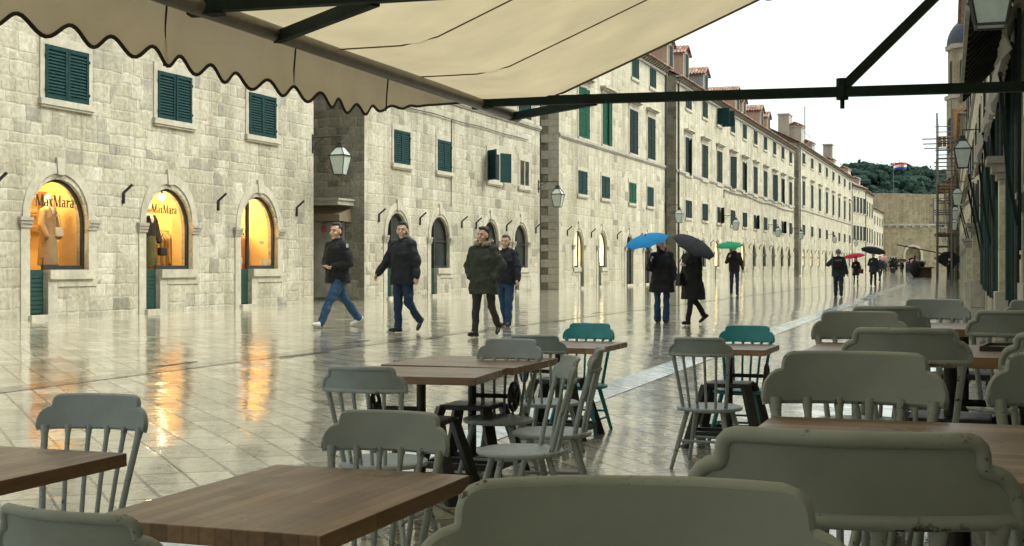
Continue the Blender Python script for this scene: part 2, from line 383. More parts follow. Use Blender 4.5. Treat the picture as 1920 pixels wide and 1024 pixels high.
# ------------------------------------------------------------------ world, light, camera
SUN_EL, SUN_AZ = math.radians(52), math.radians(35)
w = bpy.data.worlds.new('World'); scene.world = w; w.use_nodes = True
nt = w.node_tree; bg = nt.nodes['Background']; bg.inputs['Strength'].default_value = .12
sky = nt.nodes.new('ShaderNodeTexSky'); sky.sky_type = 'NISHITA'; sky.sun_disc = False; sky.sun_elevation = SUN_EL; sky.sun_rotation = PI/2
sky.air_density = 1.0; sky.dust_density = 4.0; sky.ozone_density = 1.0
hs = nt.nodes.new('ShaderNodeHueSaturation'); hs.inputs['Saturation'].default_value = .22
nt.links.new(sky.outputs[0], hs.inputs['Color'])
tc = nt.nodes.new('ShaderNodeTexCoord'); sp = nt.nodes.new('ShaderNodeSeparateXYZ'); nt.links.new(tc.outputs['Generated'], sp.inputs[0])
cr = nt.nodes.new('ShaderNodeValToRGB'); nt.links.new(sp.outputs[2], cr.inputs[0])     # overcast: cooler at the horizon, brighter and warmer overhead
STOPS = ((.03,(3.5,4.5,4.25)),(.75,(4.0,4.05,3.62)),(.075,(3.5,4.05,3.8)),(.15,(2.75,2.78,2.55)),(.30,(2.95,2.93,2.65)))
while len(cr.color_ramp.elements) > 1: cr.color_ramp.elements.remove(cr.color_ramp.elements[-1])
SS = sorted(STOPS); cr.color_ramp.elements[0].position = SS[0][0]; cr.color_ramp.elements[0].color = (*SS[0][1],1)
for p, c in SS[1:]: e_ = cr.color_ramp.elements.new(p); e_.color = (*c,1)
cn = nt.nodes.new('ShaderNodeTexNoise'); cn.inputs['Scale'].default_value = 3; cn.inputs['Detail'].default_value = 4; nt.links.new(tc.outputs['Generated'], cn.inputs['Vector'])
c2 = nt.nodes.new('ShaderNodeValToRGB'); nt.links.new(cn.outputs['Fac'], c2.inputs[0]); c2.color_ramp.elements[0].position = .3; c2.color_ramp.elements[0].color = (.86,.88,.88,1); c2.color_ramp.elements[1].position = .7; c2.color_ramp.elements[1].color = (1.05,1.04,1.02,1)
m1 = nt.nodes.new('ShaderNodeMix'); m1.data_type = 'RGBA'; m1.blend_type = 'MULTIPLY'; m1.inputs[0].default_value = 1
m2 = nt.nodes.new('ShaderNodeMix'); m2.data_type = 'RGBA'; m2.blend_type = 'MULTIPLY'; m2.inputs[0].default_value = 1
nt.links.new(hs.outputs[0], m1.inputs[6]); nt.links.new(cr.outputs[0], m1.inputs[7]); nt.links.new(m1.outputs[2], m2.inputs[6]); nt.links.new(c2.outputs[0], m2.inputs[7])
nt.links.new(m2.outputs[2], bg.inputs['Color'])
sd = bpy.data.lights.new('overcast_sun', 'SUN'); sd.energy = .6; sd.angle = math.radians(25); sd.color = (1,.96,.88)
so = bpy.data.objects.new('overcast_sun', sd); COL.objects.link(so)
sdir = V((math.cos(SUN_EL), 0, math.sin(SUN_EL)))      # towards the sun: right of the street, where sky.sun_rotation puts it
so.rotation_euler = sdir.to_track_quat('Z','Y').to_euler()
cam = bpy.data.cameras.new('Camera'); co = bpy.data.objects.new('Camera', cam); COL.objects.link(co); scene.camera = co
co.location = (0,0,1.32); co.rotation_euler = (PI/2,0,0)
cam.sensor_width = 36; cam.lens = 36*2500/1920; cam.shift_y = -(512-498)/1920; cam.clip_start = .05; cam.clip_end = 3000
scene.view_settings.view_transform = 'Standard'; scene.view_settings.look = 'None'; scene.view_settings.gamma = 1; scene.view_settings.exposure = -.02
scene.cycles.max_bounces = 7; scene.cycles.diffuse_bounces = 3; scene.cycles.glossy_bounces = 4; scene.cycles.transparent_max_bounces = 8; scene.cycles.sample_clamp_indirect = 6
try: scene.cycles.use_denoising = True
except Exception: pass

# ------------------------------------------------------------------ ground
def ground():
    ss = [-14 + 2*i for i in range(40)] + [68 + 8*i for i in range(26)] + [280,320,400]
    offs = [-22,-12,-8,-4.2,-3.4,-2.9,-2.5,-2.1,-1.7,-1.3,-.9,-.5,-.2,.2,.5,.8,1.1,1.4,1.7,2,2.4,3,4,6,9,12,16,30]
    mb = MB()
    for s in ss:
        for o in offs:
            L = gutL(s)+o; mb.v.append(S(s, L, ground_z(L, s)))
    n = len(offs)
    for i in range(len(ss)-1):
        for j in range(n-1): mb.f.append((i*n+j, i*n+j+1, (i+1)*n+j+1, (i+1)*n+j))
    tag(mb.build('street', M['pave'], smooth=True), kind='structure')
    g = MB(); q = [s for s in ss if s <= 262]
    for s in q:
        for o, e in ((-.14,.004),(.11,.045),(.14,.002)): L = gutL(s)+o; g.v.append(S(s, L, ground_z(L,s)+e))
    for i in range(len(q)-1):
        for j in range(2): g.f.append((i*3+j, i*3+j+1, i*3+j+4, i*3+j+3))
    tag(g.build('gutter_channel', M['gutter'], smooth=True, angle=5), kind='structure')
    g = MB()
    for s in q:
        L = 8.3; g.v += [S(s, L-.17, ST+.004), S(s, L+.17, ST+.004)]
    for i in range(len(q)-1): g.f.append((i*2,i*2+1,i*2+3,i*2+2))
    tag(g.build('gutter_band', M['band']), kind='structure')
    g = MB()                                                # drain slots beside the left gutter band
    for s, L, ln in ((12.6,8.62,.8),(14.2,8.0,1.3),(17.2,8.66,.9),(18.6,7.98,.7),(20.4,7.95,.8),(25,7.98,.8),(30,8.62,.8)):
        g.quad(S(s,L-.03,ST+.006), S(s,L+.03,ST+.006), S(s+ln,L+.03,ST+.006), S(s+ln,L-.03,ST+.006))
    tag(g.build('gutter_slots', M['dark']), kind='structure')
    g = MB()
    P = [(-30,.8),(44,.8),(46,.72),(46,wallL(46)-.4),(-30,wallL(-30)-.4)]
    g.prism(P, .25, -.1, lambda p,d: S(p[0],p[1],d))
    tag(g.build('terrace', M['paveB'], bevel=.012), kind='structure')
    E = MB(); R = 1500; E.quad((-R,-R,-.06),(R,-R,-.06),(R,R,-.06),(-R,R,-.06))
    tag(E.build('ground', M['earth']), kind='structure')
ground()

# ------------------------------------------------------------------ buildings
CACHE = {}
def inst(name, key, make, mat, parent, loc=(0,0,0), rz=0):
    if key in CACHE:
        o = bpy.data.objects.new(name, CACHE[key]); COL.objects.link(o); o.parent = parent
    else:
        o = make().build(name, mat, parent); CACHE[key] = o.data
    o.location = loc; o.rotation_euler = (0,0,rz); return o
def shutter_mb(w, h, n, side):
    def f():
        m = MB(); st = .075; X = lambda a,b: (a,b) if side > 0 else (-b,-a)
        for a,b in ((0,st),(w-st,w)): x0,x1 = X(a,b); m.box(x0,x1,-.045,0,0,h)
        x0,x1 = X(st,w-st)
        for z0,z1 in ((0,.1),(h-.09,h)) + (((h*.5-.04,h*.5+.04),) if h > 2 else ()): m.box(x0,x1,-.043,0,z0,z1)
        m.box(x0,x1,-.012,-.006,.1,h-.09)
        for k in range(n):
            z = .12+(h-.23)*(k+.5)/n; d = (h-.2)/n*.30
            m.add([(x0,-.040,z-d),(x1,-.040,z-d),(x1,-.014,z+d),(x0,-.014,z+d),(x0,-.036,z-d-.008),(x1,-.036,z-d-.008)],[(0,1,2,3),(0,4,5,1)])
        for z in (.18*h,.82*h): x0,x1 = X(-.03,.02); m.box(x0,x1,-.055,-.046,z-.03,z+.03)
        return m
    return f
def frame_mb(w, h, cap, proud=.028):
    def f():
        m = MB(); j = .15
        m.box(-w/2-j,-w/2,-proud,.05,0,h); m.box(w/2,w/2+j,-proud,.05,0,h)
        m.box(-w/2-j,w/2+j,-proud-.004,.05,h,h+.2)
        m.box(-w/2-j-.04,w/2+j+.04,-proud-.06,.05,-.13,0); m.box(-w/2-j,w/2+j,-proud-.03,.05,-.18,-.13)
        if cap:
            m.box(-w/2-j+.04,w/2+j-.04,-proud-.03,.05,h+.2,h+.36)
            m.box(-w/2-j-.1,w/2+j+.1,-proud-.16,.05,h+.36,h+.44); m.box(-w/2-j-.2,w/2+j+.2,-proud-.28,.05,h+.44,h+.53)
        return m
    return f
def window(b, x, z, w, h, mat, cap=False, n=14, ajar=(0,0), style='shut', frame='trim'):
    fr = inst('window', ('fr',round(w,2),round(h,2),cap,frame), frame_mb(w,h,cap), M[frame], b, (x,0,z))
    if style == 'shut':
        for sd in (1,-1):
            inst('shutter', ('sh',round(w,2),round(h,2),n,sd,mat), shutter_mb(w/2-.004, h, n, sd), M[mat], fr, (-sd*w/2, -.012, .004), -sd*ajar[0 if sd>0 else 1])
    else:
        def pane():
            m = MB(); m.box(-w/2,w/2,-.006,.0,0,h); return m
        def sash():
            m = MB(); t = .07
            for a,c in ((-w/2,-w/2+t),(w/2-t,w/2),(-.04,.04)): m.box(a,c,-.04,-.007,0,h)
            for a,c in ((0,t),(h-t,h)): m.box(-w/2+t,w/2-t,-.037,-.007,a,c)
            return m
        inst('pane', ('pn',round(w,2),round(h,2)), pane, M['winglass'], fr)
        inst('sash', ('sa',round(w,2),round(h,2),style), sash, M['trim' if style=='white' else mat], fr)
        if style == 'white' and ajar != (0,0):
            for sd in (1,-1): inst('shutter', ('sh',round(w,2),round(h,2),n,sd,mat), shutter_mb(w/2-.004, h, n, sd), M[mat], fr, (-sd*w/2, -.045, .004), -sd*ajar[0 if sd>0 else 1])
    return fr
def arc(cx, cz, r, a0, a1, n=18): return [(cx+r*math.cos(a0+(a1-a0)*i/n), cz+r*math.sin(a0+(a1-a0)*i/n)) for i in range(n+1)]
def hole_poly(x0, x1, dw, side, thr=.09, sill=1.03, spring=2.0, full=False):
    cx, r = (x0+x1)/2, (x1-x0)/2
    if full: p = [(x0,thr),(x1,thr)]
    elif side == 'L': p = [(x0,thr),(x0+dw,thr),(x0+dw,sill),(x1,sill)]
    else: p = [(x0,sill),(x1-dw,sill),(x1-dw,thr),(x1,thr)]
    return p + arc(cx, spring, r, 0, PI)
def fXZ(p, d): return (p[0], d, p[1])
def arch_front(b, x0, x1, dw=.58, side='L', kind='dark', detail=True, full=False, sill=1.03, spring=2.0, trim='trim', doormat='door', mull=True, fin=None):
    cx, r = (x0+x1)/2, (x1-x0)/2
    mir = (lambda x: x) if side == 'L' else (lambda x: x0+x1-x)
    def bx(m, a, c, y0, y1, z0, z1): a, c = sorted((mir(a), mir(c))); m.box(a,c,y0,y1,z0,z1)
    m = MB(); pr = .03
    m.strip(arc(cx,spring+.12,r,0,PI), arc(cx,spring+.12,r+.22,0,PI), -pr, .03, fXZ)
    for sg in (-1,1): 
        xa = cx+sg*r; a, c = sorted((xa, xa+sg*.27)); m.box(a,c,-pr,.03,spring,spring+.12)
    m.prism([(cx-.1,spring+r+.09),(cx+.1,spring+r+.09),(cx+.14,spring+r+.45),(cx-.14,spring+r+.45)], -pr-.03, .02, fXZ)
    bx(m, x0-.27, x0, -pr, .03, 0, spring-.1)
    if full: bx(m, x1, x1+.27, -pr, .03, 0, spring-.1)
    else:
        bx(m, x1, x1+.27, -pr, .03, sill, spring-.1)
        bx(m, x0+dw, x0+dw+.3, -pr+.01, .03, 0, sill-.2)
        bx(m, x0+dw, x1+.16, -pr-.05, .03, sill-.2, sill); bx(m, x0+dw+.3, x1+.3, -.025, .03, sill-.36, sill-.2)
    bx(m, x0-.05, x0+dw+.12 if not full else x1+.05, -.12, .3, .0, .09)
    o = m.build('arch_surround', M[trim], b)
    for sg in (-1,1):
        xa = cx+sg*r
        q = MB()
        for z0,z1,e in ((-.1,-.02,.05),(-.02,.05,.09),(.05,.12,.13)):
            a, c = sorted((xa-sg*.035, xa+sg*(.27+e*.6))); q.box(a,c,-pr-e*.55,.03,spring+z0,spring+z1)
        q.build('impost', M['trimgrey'], o)
    # frame, glass and door
    f = MB(); y0, y1 = .10, .17; t = .06
    f.strip(arc(cx,spring,r-t,0,PI), arc(cx,spring,r,0,PI), y0, y1, fXZ)
    bx(f, x1-t, x1, y0, y1, sill if not full else .09, spring); bx(f, x0, x0+t, y0, y1, sill if not full else 1.0, spring)
    if not full: bx(f, x0+dw, x1-t, y0, y1, sill, sill+.09)
    if mull: bx(f, x0+dw-.05, x0+dw+.04, y0-.01, y1-.005, sill if not full else .09, spring+math.sqrt(max(0,r*r-(x0+dw-cx)**2))-.02)
    if kind == 'dark': bx(f, x0+t, x1-t, y0+.005, y1-.01, spring-.03, spring+.03)
    fo = f.build('shop_window', M['iron'], b)
    g = MB(); pts = [(x0,.12 if full else 1.0),(x1,.12 if full else 1.0)] + arc(cx,spring,r-.005,0,PI)
    g.v = [V((p[0],.145,p[1])) for p in pts]; g.f = [tuple(range(len(pts)))]
    g.build('glass_pane', {'room':M['glass'],'lit':M['lit'],'lit2':M['lit2']}.get(kind, M['winglass']), fo)
    d = MB(); bx(d, x0, x0+dw, .11, .16, .09, sill if not full else .95)
    if detail:
        k = 9
        for i in range(k): z = .12+(sill-.2)*i/k; bx(d, x0+.04, x0+dw-.04, .095, .11, z, z+(sill-.2)/k-.018)
    do = d.build('shop_door', M[doormat], b)
    if detail:
        h = MB(); xx = mir(x0+dw-.1); h.tube([(xx,.09,1.12),(xx,.04,1.13),(xx,.04,1.27),(xx,.09,1.28)], .012, 6); h.build('handle', M['iron'], do)
    if kind == 'room':
        m = MB(); X0, X1, Y1, Z1 = x0-.9, x1+(1.5 if fin else .03), 2.3, 3.3
        if fin: m.box(x1+.03,x1+.09,.3,fin,0,Z1)
        m.quad((X0,Y1,0),(X1,Y1,0),(X1,Y1,Z1),(X0,Y1,Z1)); m.quad((X0,.3,0),(X0,Y1,0),(X0,Y1,Z1),(X0,.3,Z1)); m.quad((X1,.3,0),(X1,Y1,0),(X1,Y1,Z1),(X1,.3,Z1)); m.quad((X0,.3,Z1),(X1,.3,Z1),(X1,Y1,Z1),(X0,Y1,Z1))
        ro = m.build('shop_interior', M['warmwall'], b)
        fl = MB(); fl.box(X0,X1,.29,Y1-.002,-.04,.1); bx(fl, x0+dw+.08, x1-.01, .29, 1.35, .1, .86); fl.build('display_floor', M['warmfloor'], ro)
    return o
def hook(b, x, z=2.6):
    def f():
        m = MB(); m.bar((0,-.03,-.02),(0,-.03,.24),.05); m.bar((0,-.03,.23),(.04,-.24,.42),.05); m.box(-.04,.04,-.02,.01,0,.06); return m
    inst('awning_hook', 'hook', f, M['iron'], b, (x,0,z))
def wall_with_holes(x1, H, holes, mat, b, depth=.3, x0=0.0, name='front_wall'):
    m = MB(); loops = [[V((x0,0,0)),V((x1,0,0)),V((x1,H,0)),V((x0,H,0))]] + [[V((p[0],p[1],0)) for p in h] for h in holes]
    flat = [p for l in loops for p in l]
    m.v = [V((p.x,0,p.y)) for p in flat]; m.f = [tuple(t) for t in tessellate_polygon(loops)]
    for h in holes:
        base = len(m.v); n = len(h); m.v += [V((p[0],0,p[1])) for p in h] + [V((p[0],depth,p[1])) for p in h]
        m.f += [(base+i, base+(i+1)%n, base+n+(i+1)%n, base+n+i) for i in range(n)]
    return m.build(name, M[mat], b)
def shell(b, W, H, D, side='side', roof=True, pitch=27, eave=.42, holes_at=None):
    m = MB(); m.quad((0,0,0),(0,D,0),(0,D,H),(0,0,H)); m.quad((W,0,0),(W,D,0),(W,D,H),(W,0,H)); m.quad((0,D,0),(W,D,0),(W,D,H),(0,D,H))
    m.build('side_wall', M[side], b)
    d = MB(); d.box(.02,W-.02,.36,.4,0,H-.2)                       # inner leaf so no daylight leaks through a shop front
    if not roof: return
    r = MB(); h = D/2*math.tan(math.radians(pitch)); z0 = H+.12
    e0 = z0 - eave*math.tan(math.radians(pitch))
    r.add([(-.05,-eave,e0),(W+.05,-eave,e0),(W+.05,D/2,z0+h),(-.05,D/2,z0+h),(W+.05,D+eave,e0),(-.05,D+eave,e0)],[(0,1,2,3),(3,2,4,5)])
    r.add([(-.05,-eave,e0-.06),(W+.05,-eave,e0-.06),(W+.05,.3,H+.0),(-.05,.3,H+.0)],[(0,1,2,3)])
    r.quad((0,0,H),(0,D,H),(0,D/2,z0+h),(0,D/2,z0+h-.01)); r.quad((W,0,H),(W,D,H),(W,D/2,z0+h),(W,D/2,z0+h-.01))
    n = int(W/.24)
    if n < 420:
        for i in range(n):                                         # rounded tile ends along the eave
            x = (i+.5)*W/n; pts = [(x+.085*math.cos(a), .085*math.sin(a)+.01) for a in [PI*k/5 for k in range(6)]]
            bb = len(r.v); L0, L1 = -eave-.03, .5; tz = lambda y: z0+y*math.tan(math.radians(pitch))
            for y in (L0, L1):
                r.v += [V((p[0], y, tz(y)+p[1])) for p in pts]
            r.f += [(bb+k, bb+k+1, bb+k+7, bb+k+6) for k in range(5)] + [tuple(bb+k for k in range(6))]
    r.build('roof', M['tile'], b)
def cornice(b, W, H, dent=.55, mat='trimgrey'):
    m = MB(); m.box(-.06,W+.06,-.1,.02,H-.5,H-.36); m.box(-.1,W+.1,-.36,.02,H-.1,H)
    n = int(W/dent)
    for i in range(n): x = (i+.5)*W/n; m.add([(x-.1,-.3,H-.1),(x+.1,-.3,H-.1),(x+.1,-.3,H-.18),(x-.1,-.3,H-.18),(x-.1,-.0,H-.36),(x+.1,-.0,H-.36),(x-.1,0,H-.1),(x+.1,0,H-.1)],[(0,1,2,3),(3,2,5,4),(0,3,4,6),(1,7,5,2)])
    m.build('cornice', M[mat], b)
def string(b, W, z, p=.09):
    m = MB(); m.box(-.03,W+.03,-p,.02,z,z+.13); m.box(-.01,W+.01,-p*.55,.02,z-.07,z); m.build('string_course', M['trimgrey'], b)
def quoin(b, H, W=None):
    m = MB(); i = 0; z = 0
    rr = random.Random(3)
    while z < H-.4:
        h = .3+rr.random()*.12; d = .85 if i%2 else .5; e = .006
        m.box(-e-.012, d*.55, -e-.012, d, z+.008, min(z+h-.008,H-.01)); z += h; i += 1
    m.build('corner_quoins', M['trim'], b)
def dormer(b, x, y, z, w, h, d, mat, shut='shutn', tile=True):
    m = MB(); m.box(x-w/2,x+w/2,y,y+d,z,z+h); g = .42
    m.add([(x-w/2,y,z+h),(x+w/2,y,z+h),(x,y,z+h+g),(x-w/2,y+d,z+h),(x+w/2,y+d,z+h),(x,y+d,z+h+g)],[(0,1,2),(3,5,4)])
    o = m.build('dormer', M[mat], b)
    r = MB(); e = .2
    for sg in (-1,1):
        for i in range(int((d+.4)/.24)):
            y0 = y-.2+i*.24
            r.add([(x,y0,z+h+g+.1),(x,y0+.12,z+h+g+.17),(x,y0+.24,z+h+g+.1),(x+sg*(w/2+e),y0,z+h-.1),(x+sg*(w/2+e),y0+.12,z+h-.02),(x+sg*(w/2+e),y0+.24,z+h-.1)],[(0,1,4,3),(1,2,5,4)])
        r.quad((x,y-.2,z+h+g+.04),(x+sg*(w/2+e),y-.2,z+h-.16),(x+sg*(w/2+e),y+d,z+h-.16),(x,y+d,z+h+g+.04))
    r.build('dormer_roof', M['tile'], o)
    f = MB(); f.box(x-w*.3,x+w*.3,y-.05,y-.002,z+.35,z+h-.08); f.build('dormer_shutter', M[shut], o)
    f = MB(); f.box(x-w*.3-.09,x-w*.3,y-.07,y-.002,z+.3,z+h); f.box(x+w*.3,x+w*.3+.09,y-.07,y-.002,z+.3,z+h); f.box(x-w*.3-.09,x+w*.3+.09,y-.075,y-.002,z+.2,z+.3); f.build('dormer_frame', M['trim'], o)
def chimney(b, x, y, z, w, h, tile=True, d=None, cap=.16):
    d = d or w; m = MB(); m.box(x-w/2,x+w/2,y-d/2,y+d/2,z,z+h); m.box(x-w/2-cap*.5,x+w/2+cap*.5,y-d/2-.08,y+d/2+.08,z+h,z+h+.15)
    o = m.build('chimney', M['trimgrey'], b)
    if tile:
        r = MB(); n = max(3,int(w/.26))
        for i in range(n):
            x0 = x-w/2-.2+(w+.4)*i/n; x1 = x0+(w+.4)/n*.8; xm = (x0+x1)/2
            for sg in (-1,1): r.add([(x0,y,z+h+.6),(xm,y,z+h+.68),(x1,y,z+h+.6),(x0,y+sg*(d/2+.2),z+h+.16),(xm,y+sg*(d/2+.2),z+h+.27),(x1,y+sg*(d/2+.2),z+h+.16)],[(0,1,4,3),(1,2,5,4)])
        r.box(x-w/2,x+w/2,y-d/2,y+d/2,z+h+.15,z+h+.3); r.build('chimney_tiles', M['tile'], o)
def pipe(b, x, H, y=-.08, z0=.1):
    m = MB(); m.tube([(x,y,z0),(x,y,H)], .06, 8); m.build('downpipe', M['iron'], b)

LF = 18.549
def left_building(name, label, s0, s1, H, fronts, front='front', L=LF, D=13, extra_holes=()):
    b = empty(name, S(s0, L, ST), ANG, label, 'building', 'stone buildings lining the street')
    W = s1-s0
    holes = [hole_poly(a-s0, c-s0, .58 if (c-a) > 1.6 else .5, sd, full=fl) for a,c,sd,kd,fl in fronts]
    wall_with_holes(W, H, holes, front, b)
    det = s0 < 70
    for a,c,sd,kd,fl in fronts: arch_front(b, a-s0, c-s0, .58 if (c-a) > 1.6 else .5, sd, kd, det, fl, trim='trim', mull=not (22 < a < 28), fin=.6 if 26 < a < 28 and kd == 'room' else None)
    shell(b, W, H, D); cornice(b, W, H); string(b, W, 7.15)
    return b
# first building, with the lit clothes shop
B1 = left_building('stone_building', 'stone building with three glowing shop windows under the awning', -40.0, 34.95, 13.4,
    [(22.58,24.50,'L','room',False),(26.62,28.58,'L','room',False),(30.85,32.83,'L','room',False),(17.6,19.5,'L','dark',False),(12.6,14.5,'L','dark',False)])
o1 = -40.0
for k,(c) in enumerate((23.76,27.80,31.98,19.6,15.4)): 
    window(B1, c-o1, 4.63, 1.42, 1.13, 'shut', n=13, ajar=((.0,.0),(.0,.03),(.02,.0),(0,0),(0,0))[k]); 
    window(B1, c-o1, 7.4, 1.5, 2.4, 'shut', cap=True, n=30)
for px in (25.75, 29.75, 33.9, 21.6): hook(B1, px-o1, 2.55)
# second
B2 = left_building('stone_building', 'pale stone building with dark arched shops, open shutters on one small window', 38.36, 56.1, 13.4,
    [(40.04,41.81,'L','dark',False),(43.72,45.48,'L','dark',False),(49.0,50.74,'L','dark',False),(52.7,54.4,'L','dark',False)], 'front2')
o2 = 38.36
for k,c in enumerate((41.22,44.99)): window(B2, c-o2, 4.54, 1.28, 1.12, 'shut', n=12)
window(B2, 50.2-o2, 4.5, 1.35, 1.18, 'shut', style='white', ajar=(2.3,2.75), n=12); window(B2, 53.96-o2, 4.48, 1.3, 1.18, 'iron', style='white')
for c in (41.2,45,50.2,54): window(B2, c-o2, 7.4, 1.6, 2.4, 'shut', cap=True, n=30)
for c in (39.4,42.75,46.7,51.7,55.5,48.2): hook(B2, c-o2, 2.55)
# third
B3 = left_building('stone_building', 'tall stone building with bright green shutters on two upper windows', 58.9, 80.9, 13.35,
    [(61.31,62.94,'R','lit2',False),(65.55,67.2,'L','lit2',False),(71.2,72.75,'L','dark',True),(75.4,76.95,'L','dark',True)], 'front3')
o3 = 58.9
for k,(c,mt) in enumerate(((62.73,'shut'),(66.94,'shut'),(72.57,'shutg'),(76.78,'shut'))): window(B3, c-o3, 4.6, 1.5, 1.14, mt, n=11)
for k,(c,mt) in enumerate(((63.0,'shutg'),(67.24,'shutg'),(72.85,'shutn'),(77.08,'shutn'))): window(B3, c-o3, 7.38, 1.8, 2.45, mt, cap=True, n=24, ajar=((.12,.0),(0,.1),(0,0),(0,0))[k])
for c in (63.0,67.3,73.2,77.41): window(B3, c-o3, 11.66, 1.5, 1.14, 'shut', n=11)
for c in (60.2,64.3,69.3,74.1,78.6): hook(B3, c-o3, 2.55)
pipe(B3, 21.75, 13.2); dormer(B3, 17.5, 1.0, 13.7, 1.7, 2.4, 2.6, 'pink', 'shut')
quoin(B3, 13)
# fourth: ten bays
B4 = left_building('stone_building', 'long stone terrace of ten bays with dormers on its tiled roof', 83.93, 140.15, 13.3,
    [(c-.95, c+.95, 'L', k, False) for c,k in ((87.2,'dark'),(92.5,'dark'),(97.7,'lit'),(103.6,'dark'),(109.0,'lit'),(114.55,'dark'),(120.05,'dark'),(125.5,'dark'),(131.2,'dark'),(136.3,'dark'))], 'front_far')
o4 = 83.93
for k in range(10):
    c = 87.6+5.52*k
    window(B4, c-o4, 4.28, 1.85, 1.16, 'shutn', n=8, ajar=((0,0),(.2,0),(0,.35))[k%3]); window(B4, c-o4, 7.15, 2.0, 2.45, 'shutn', cap=True, n=16, ajar=((0,.15),(0,0),(0,0),(.3,.1))[k%4])
    if k == 2: window(B4, c-o4, 11.52, 1.85, 1.18, 'shut', style='white', ajar=(1.75,1.6), n=8)
    else: window(B4, c-o4, 11.52, 1.75, 1.18, 'shutn', n=8)
    hook(B4, c+2.2-o4, 2.55)
for x,y,w_,h_,mt in ((86.6,1.0,1.9,2.2,'pink'),(91.6,1.0,1.9,2.35,'pink'),(99.0,1.1,1.9,1.9,'greyd'),(112.7,1.1,2.0,2.2,'pink'),(117.2,1.3,1.8,2.0,'pink'),(125.7,1.1,2.0,2.1,'pink'),(130.6,1.2,1.9,2.0,'pink')): dormer(B4, x-o4, y, 13.55, w_, h_, 3.2, mt)
pipe(B4, .35, 13.1)
a = MB(); a.tube([(100.2-o4,-.06,6.2),(100.3-o4,-.06,6.85)]+[(100.3-o4+40*i/20,-.07,6.85-.06*math.sin(i*.9)-.012*i) for i in range(21)], .035, 5); a.build('cable', M['iron'], B4)
a = MB(); a.tube([(.6,-.05,6.6)]+[(1+15*i/10,-.06,6.55-.05*abs(math.sin(i))) for i in range(11)], .02, 5); a.tube([(7.2,-.05,3.3),(7.25,-.05,6.5)], .018, 5); a.build('cable', M['iron'], B2)
# fifth: eight bays
B5 = left_building('stone_building', 'distant stone terrace of eight bays with chimneys above its eave', 144.0, 204.1, 14.2,
    [(c-1.0, c+1.0, 'L', k, False) for c,k in ((147.9,'lit2'),(155.0,'lit2'),(162.0,'lit2'),(169.6,'dark'),(177,'dark'),(184.8,'dark'),(192.7,'dark'),(200.3,'dark'))], 'front_far')
o5 = 144.0
for k in range(8):
    c = 147.8+7.57*k
    window(B5, c-o5, 4.4, 1.95, 1.16, 'shutn', n=6); window(B5, c-o5, 7.65, 2.05, 2.65, 'shutn', cap=True, n=12); window(B5, c-o5, 12.2, 2.1, 1.15, 'shutn', n=6); hook(B5, c+3-o5, 2.55)
for x,w_,h_,tl in ((152.5,2.3,2.6,True),(162.5,2.6,1.5,True),(186.5,2.4,1.3,True)): chimney(B5, x-o5, 1.4, 14.0, w_, h_, tl, 1.4)
chimney(B5, 183-o5+4, 1.6, 14.4, 1.3, 3.2, False, 1.2, .5); chimney(B5, 152.2-o5, 2.6, 14, 2.6, 4.0, False, 1.2)
a = MB(); a.tube([(21,2.0,14.2),(21,2.0,20.5)], .05, 6); a.bar((17.5,2.0,17.4),(27,2.0,17.2),.04); a.build('aerial', M['iron'], B5)
pipe(B5, .3, 14)
# the last houses bend towards the fortress
def far_house(name, label, A, Bp, H, nwin, rows):
    d = (Bp-A); W = d.length; b = empty(name, A+V((0,0,ST)), math.atan2(d.y,d.x), label, 'building', 'stone buildings lining the street')
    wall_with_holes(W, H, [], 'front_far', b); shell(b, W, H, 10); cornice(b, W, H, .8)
    for z,h,w_ in rows:
        for k in range(nwin): window(b, (k+.5)*W/nwin, z, w_, h, 'shutn', n=5)
    return b, W
PX = lambda x, Z, z=0: V(((x-960)/2500*Z, Z, z))
b6, W6 = far_house('stone_house', 'far grey house with rows of open dark shutters', PX(1598.5,200), PX(1623,211), 13.3, 4, ((5.0,2.2,1.9),(9.2,2.4,1.9)))
chimney(b6, W6*.35, 2.0, 13.3, 2.6, 2.4, True, 1.6); pipe(b6, W6-.3, 13)
b7, W7 = far_house('stone_house', 'narrow far house beside the lower last house', PX(1623.5,211.4), PX(1637,226), 13.0, 3, ((4.8,2.4,1.8),(9.0,2.4,1.8)))
chimney(b7, W7*.4, 2.2, 13, 2.2, 2.0, True, 1.5)
b8, W8 = far_house('stone_house', 'last low house on the street, touching the fortress wall', PX(1637.4,226.4), PX(1656,249), 11.0, 4, ((4.6,2.4,1.9),(8.2,1.5,1.4)))

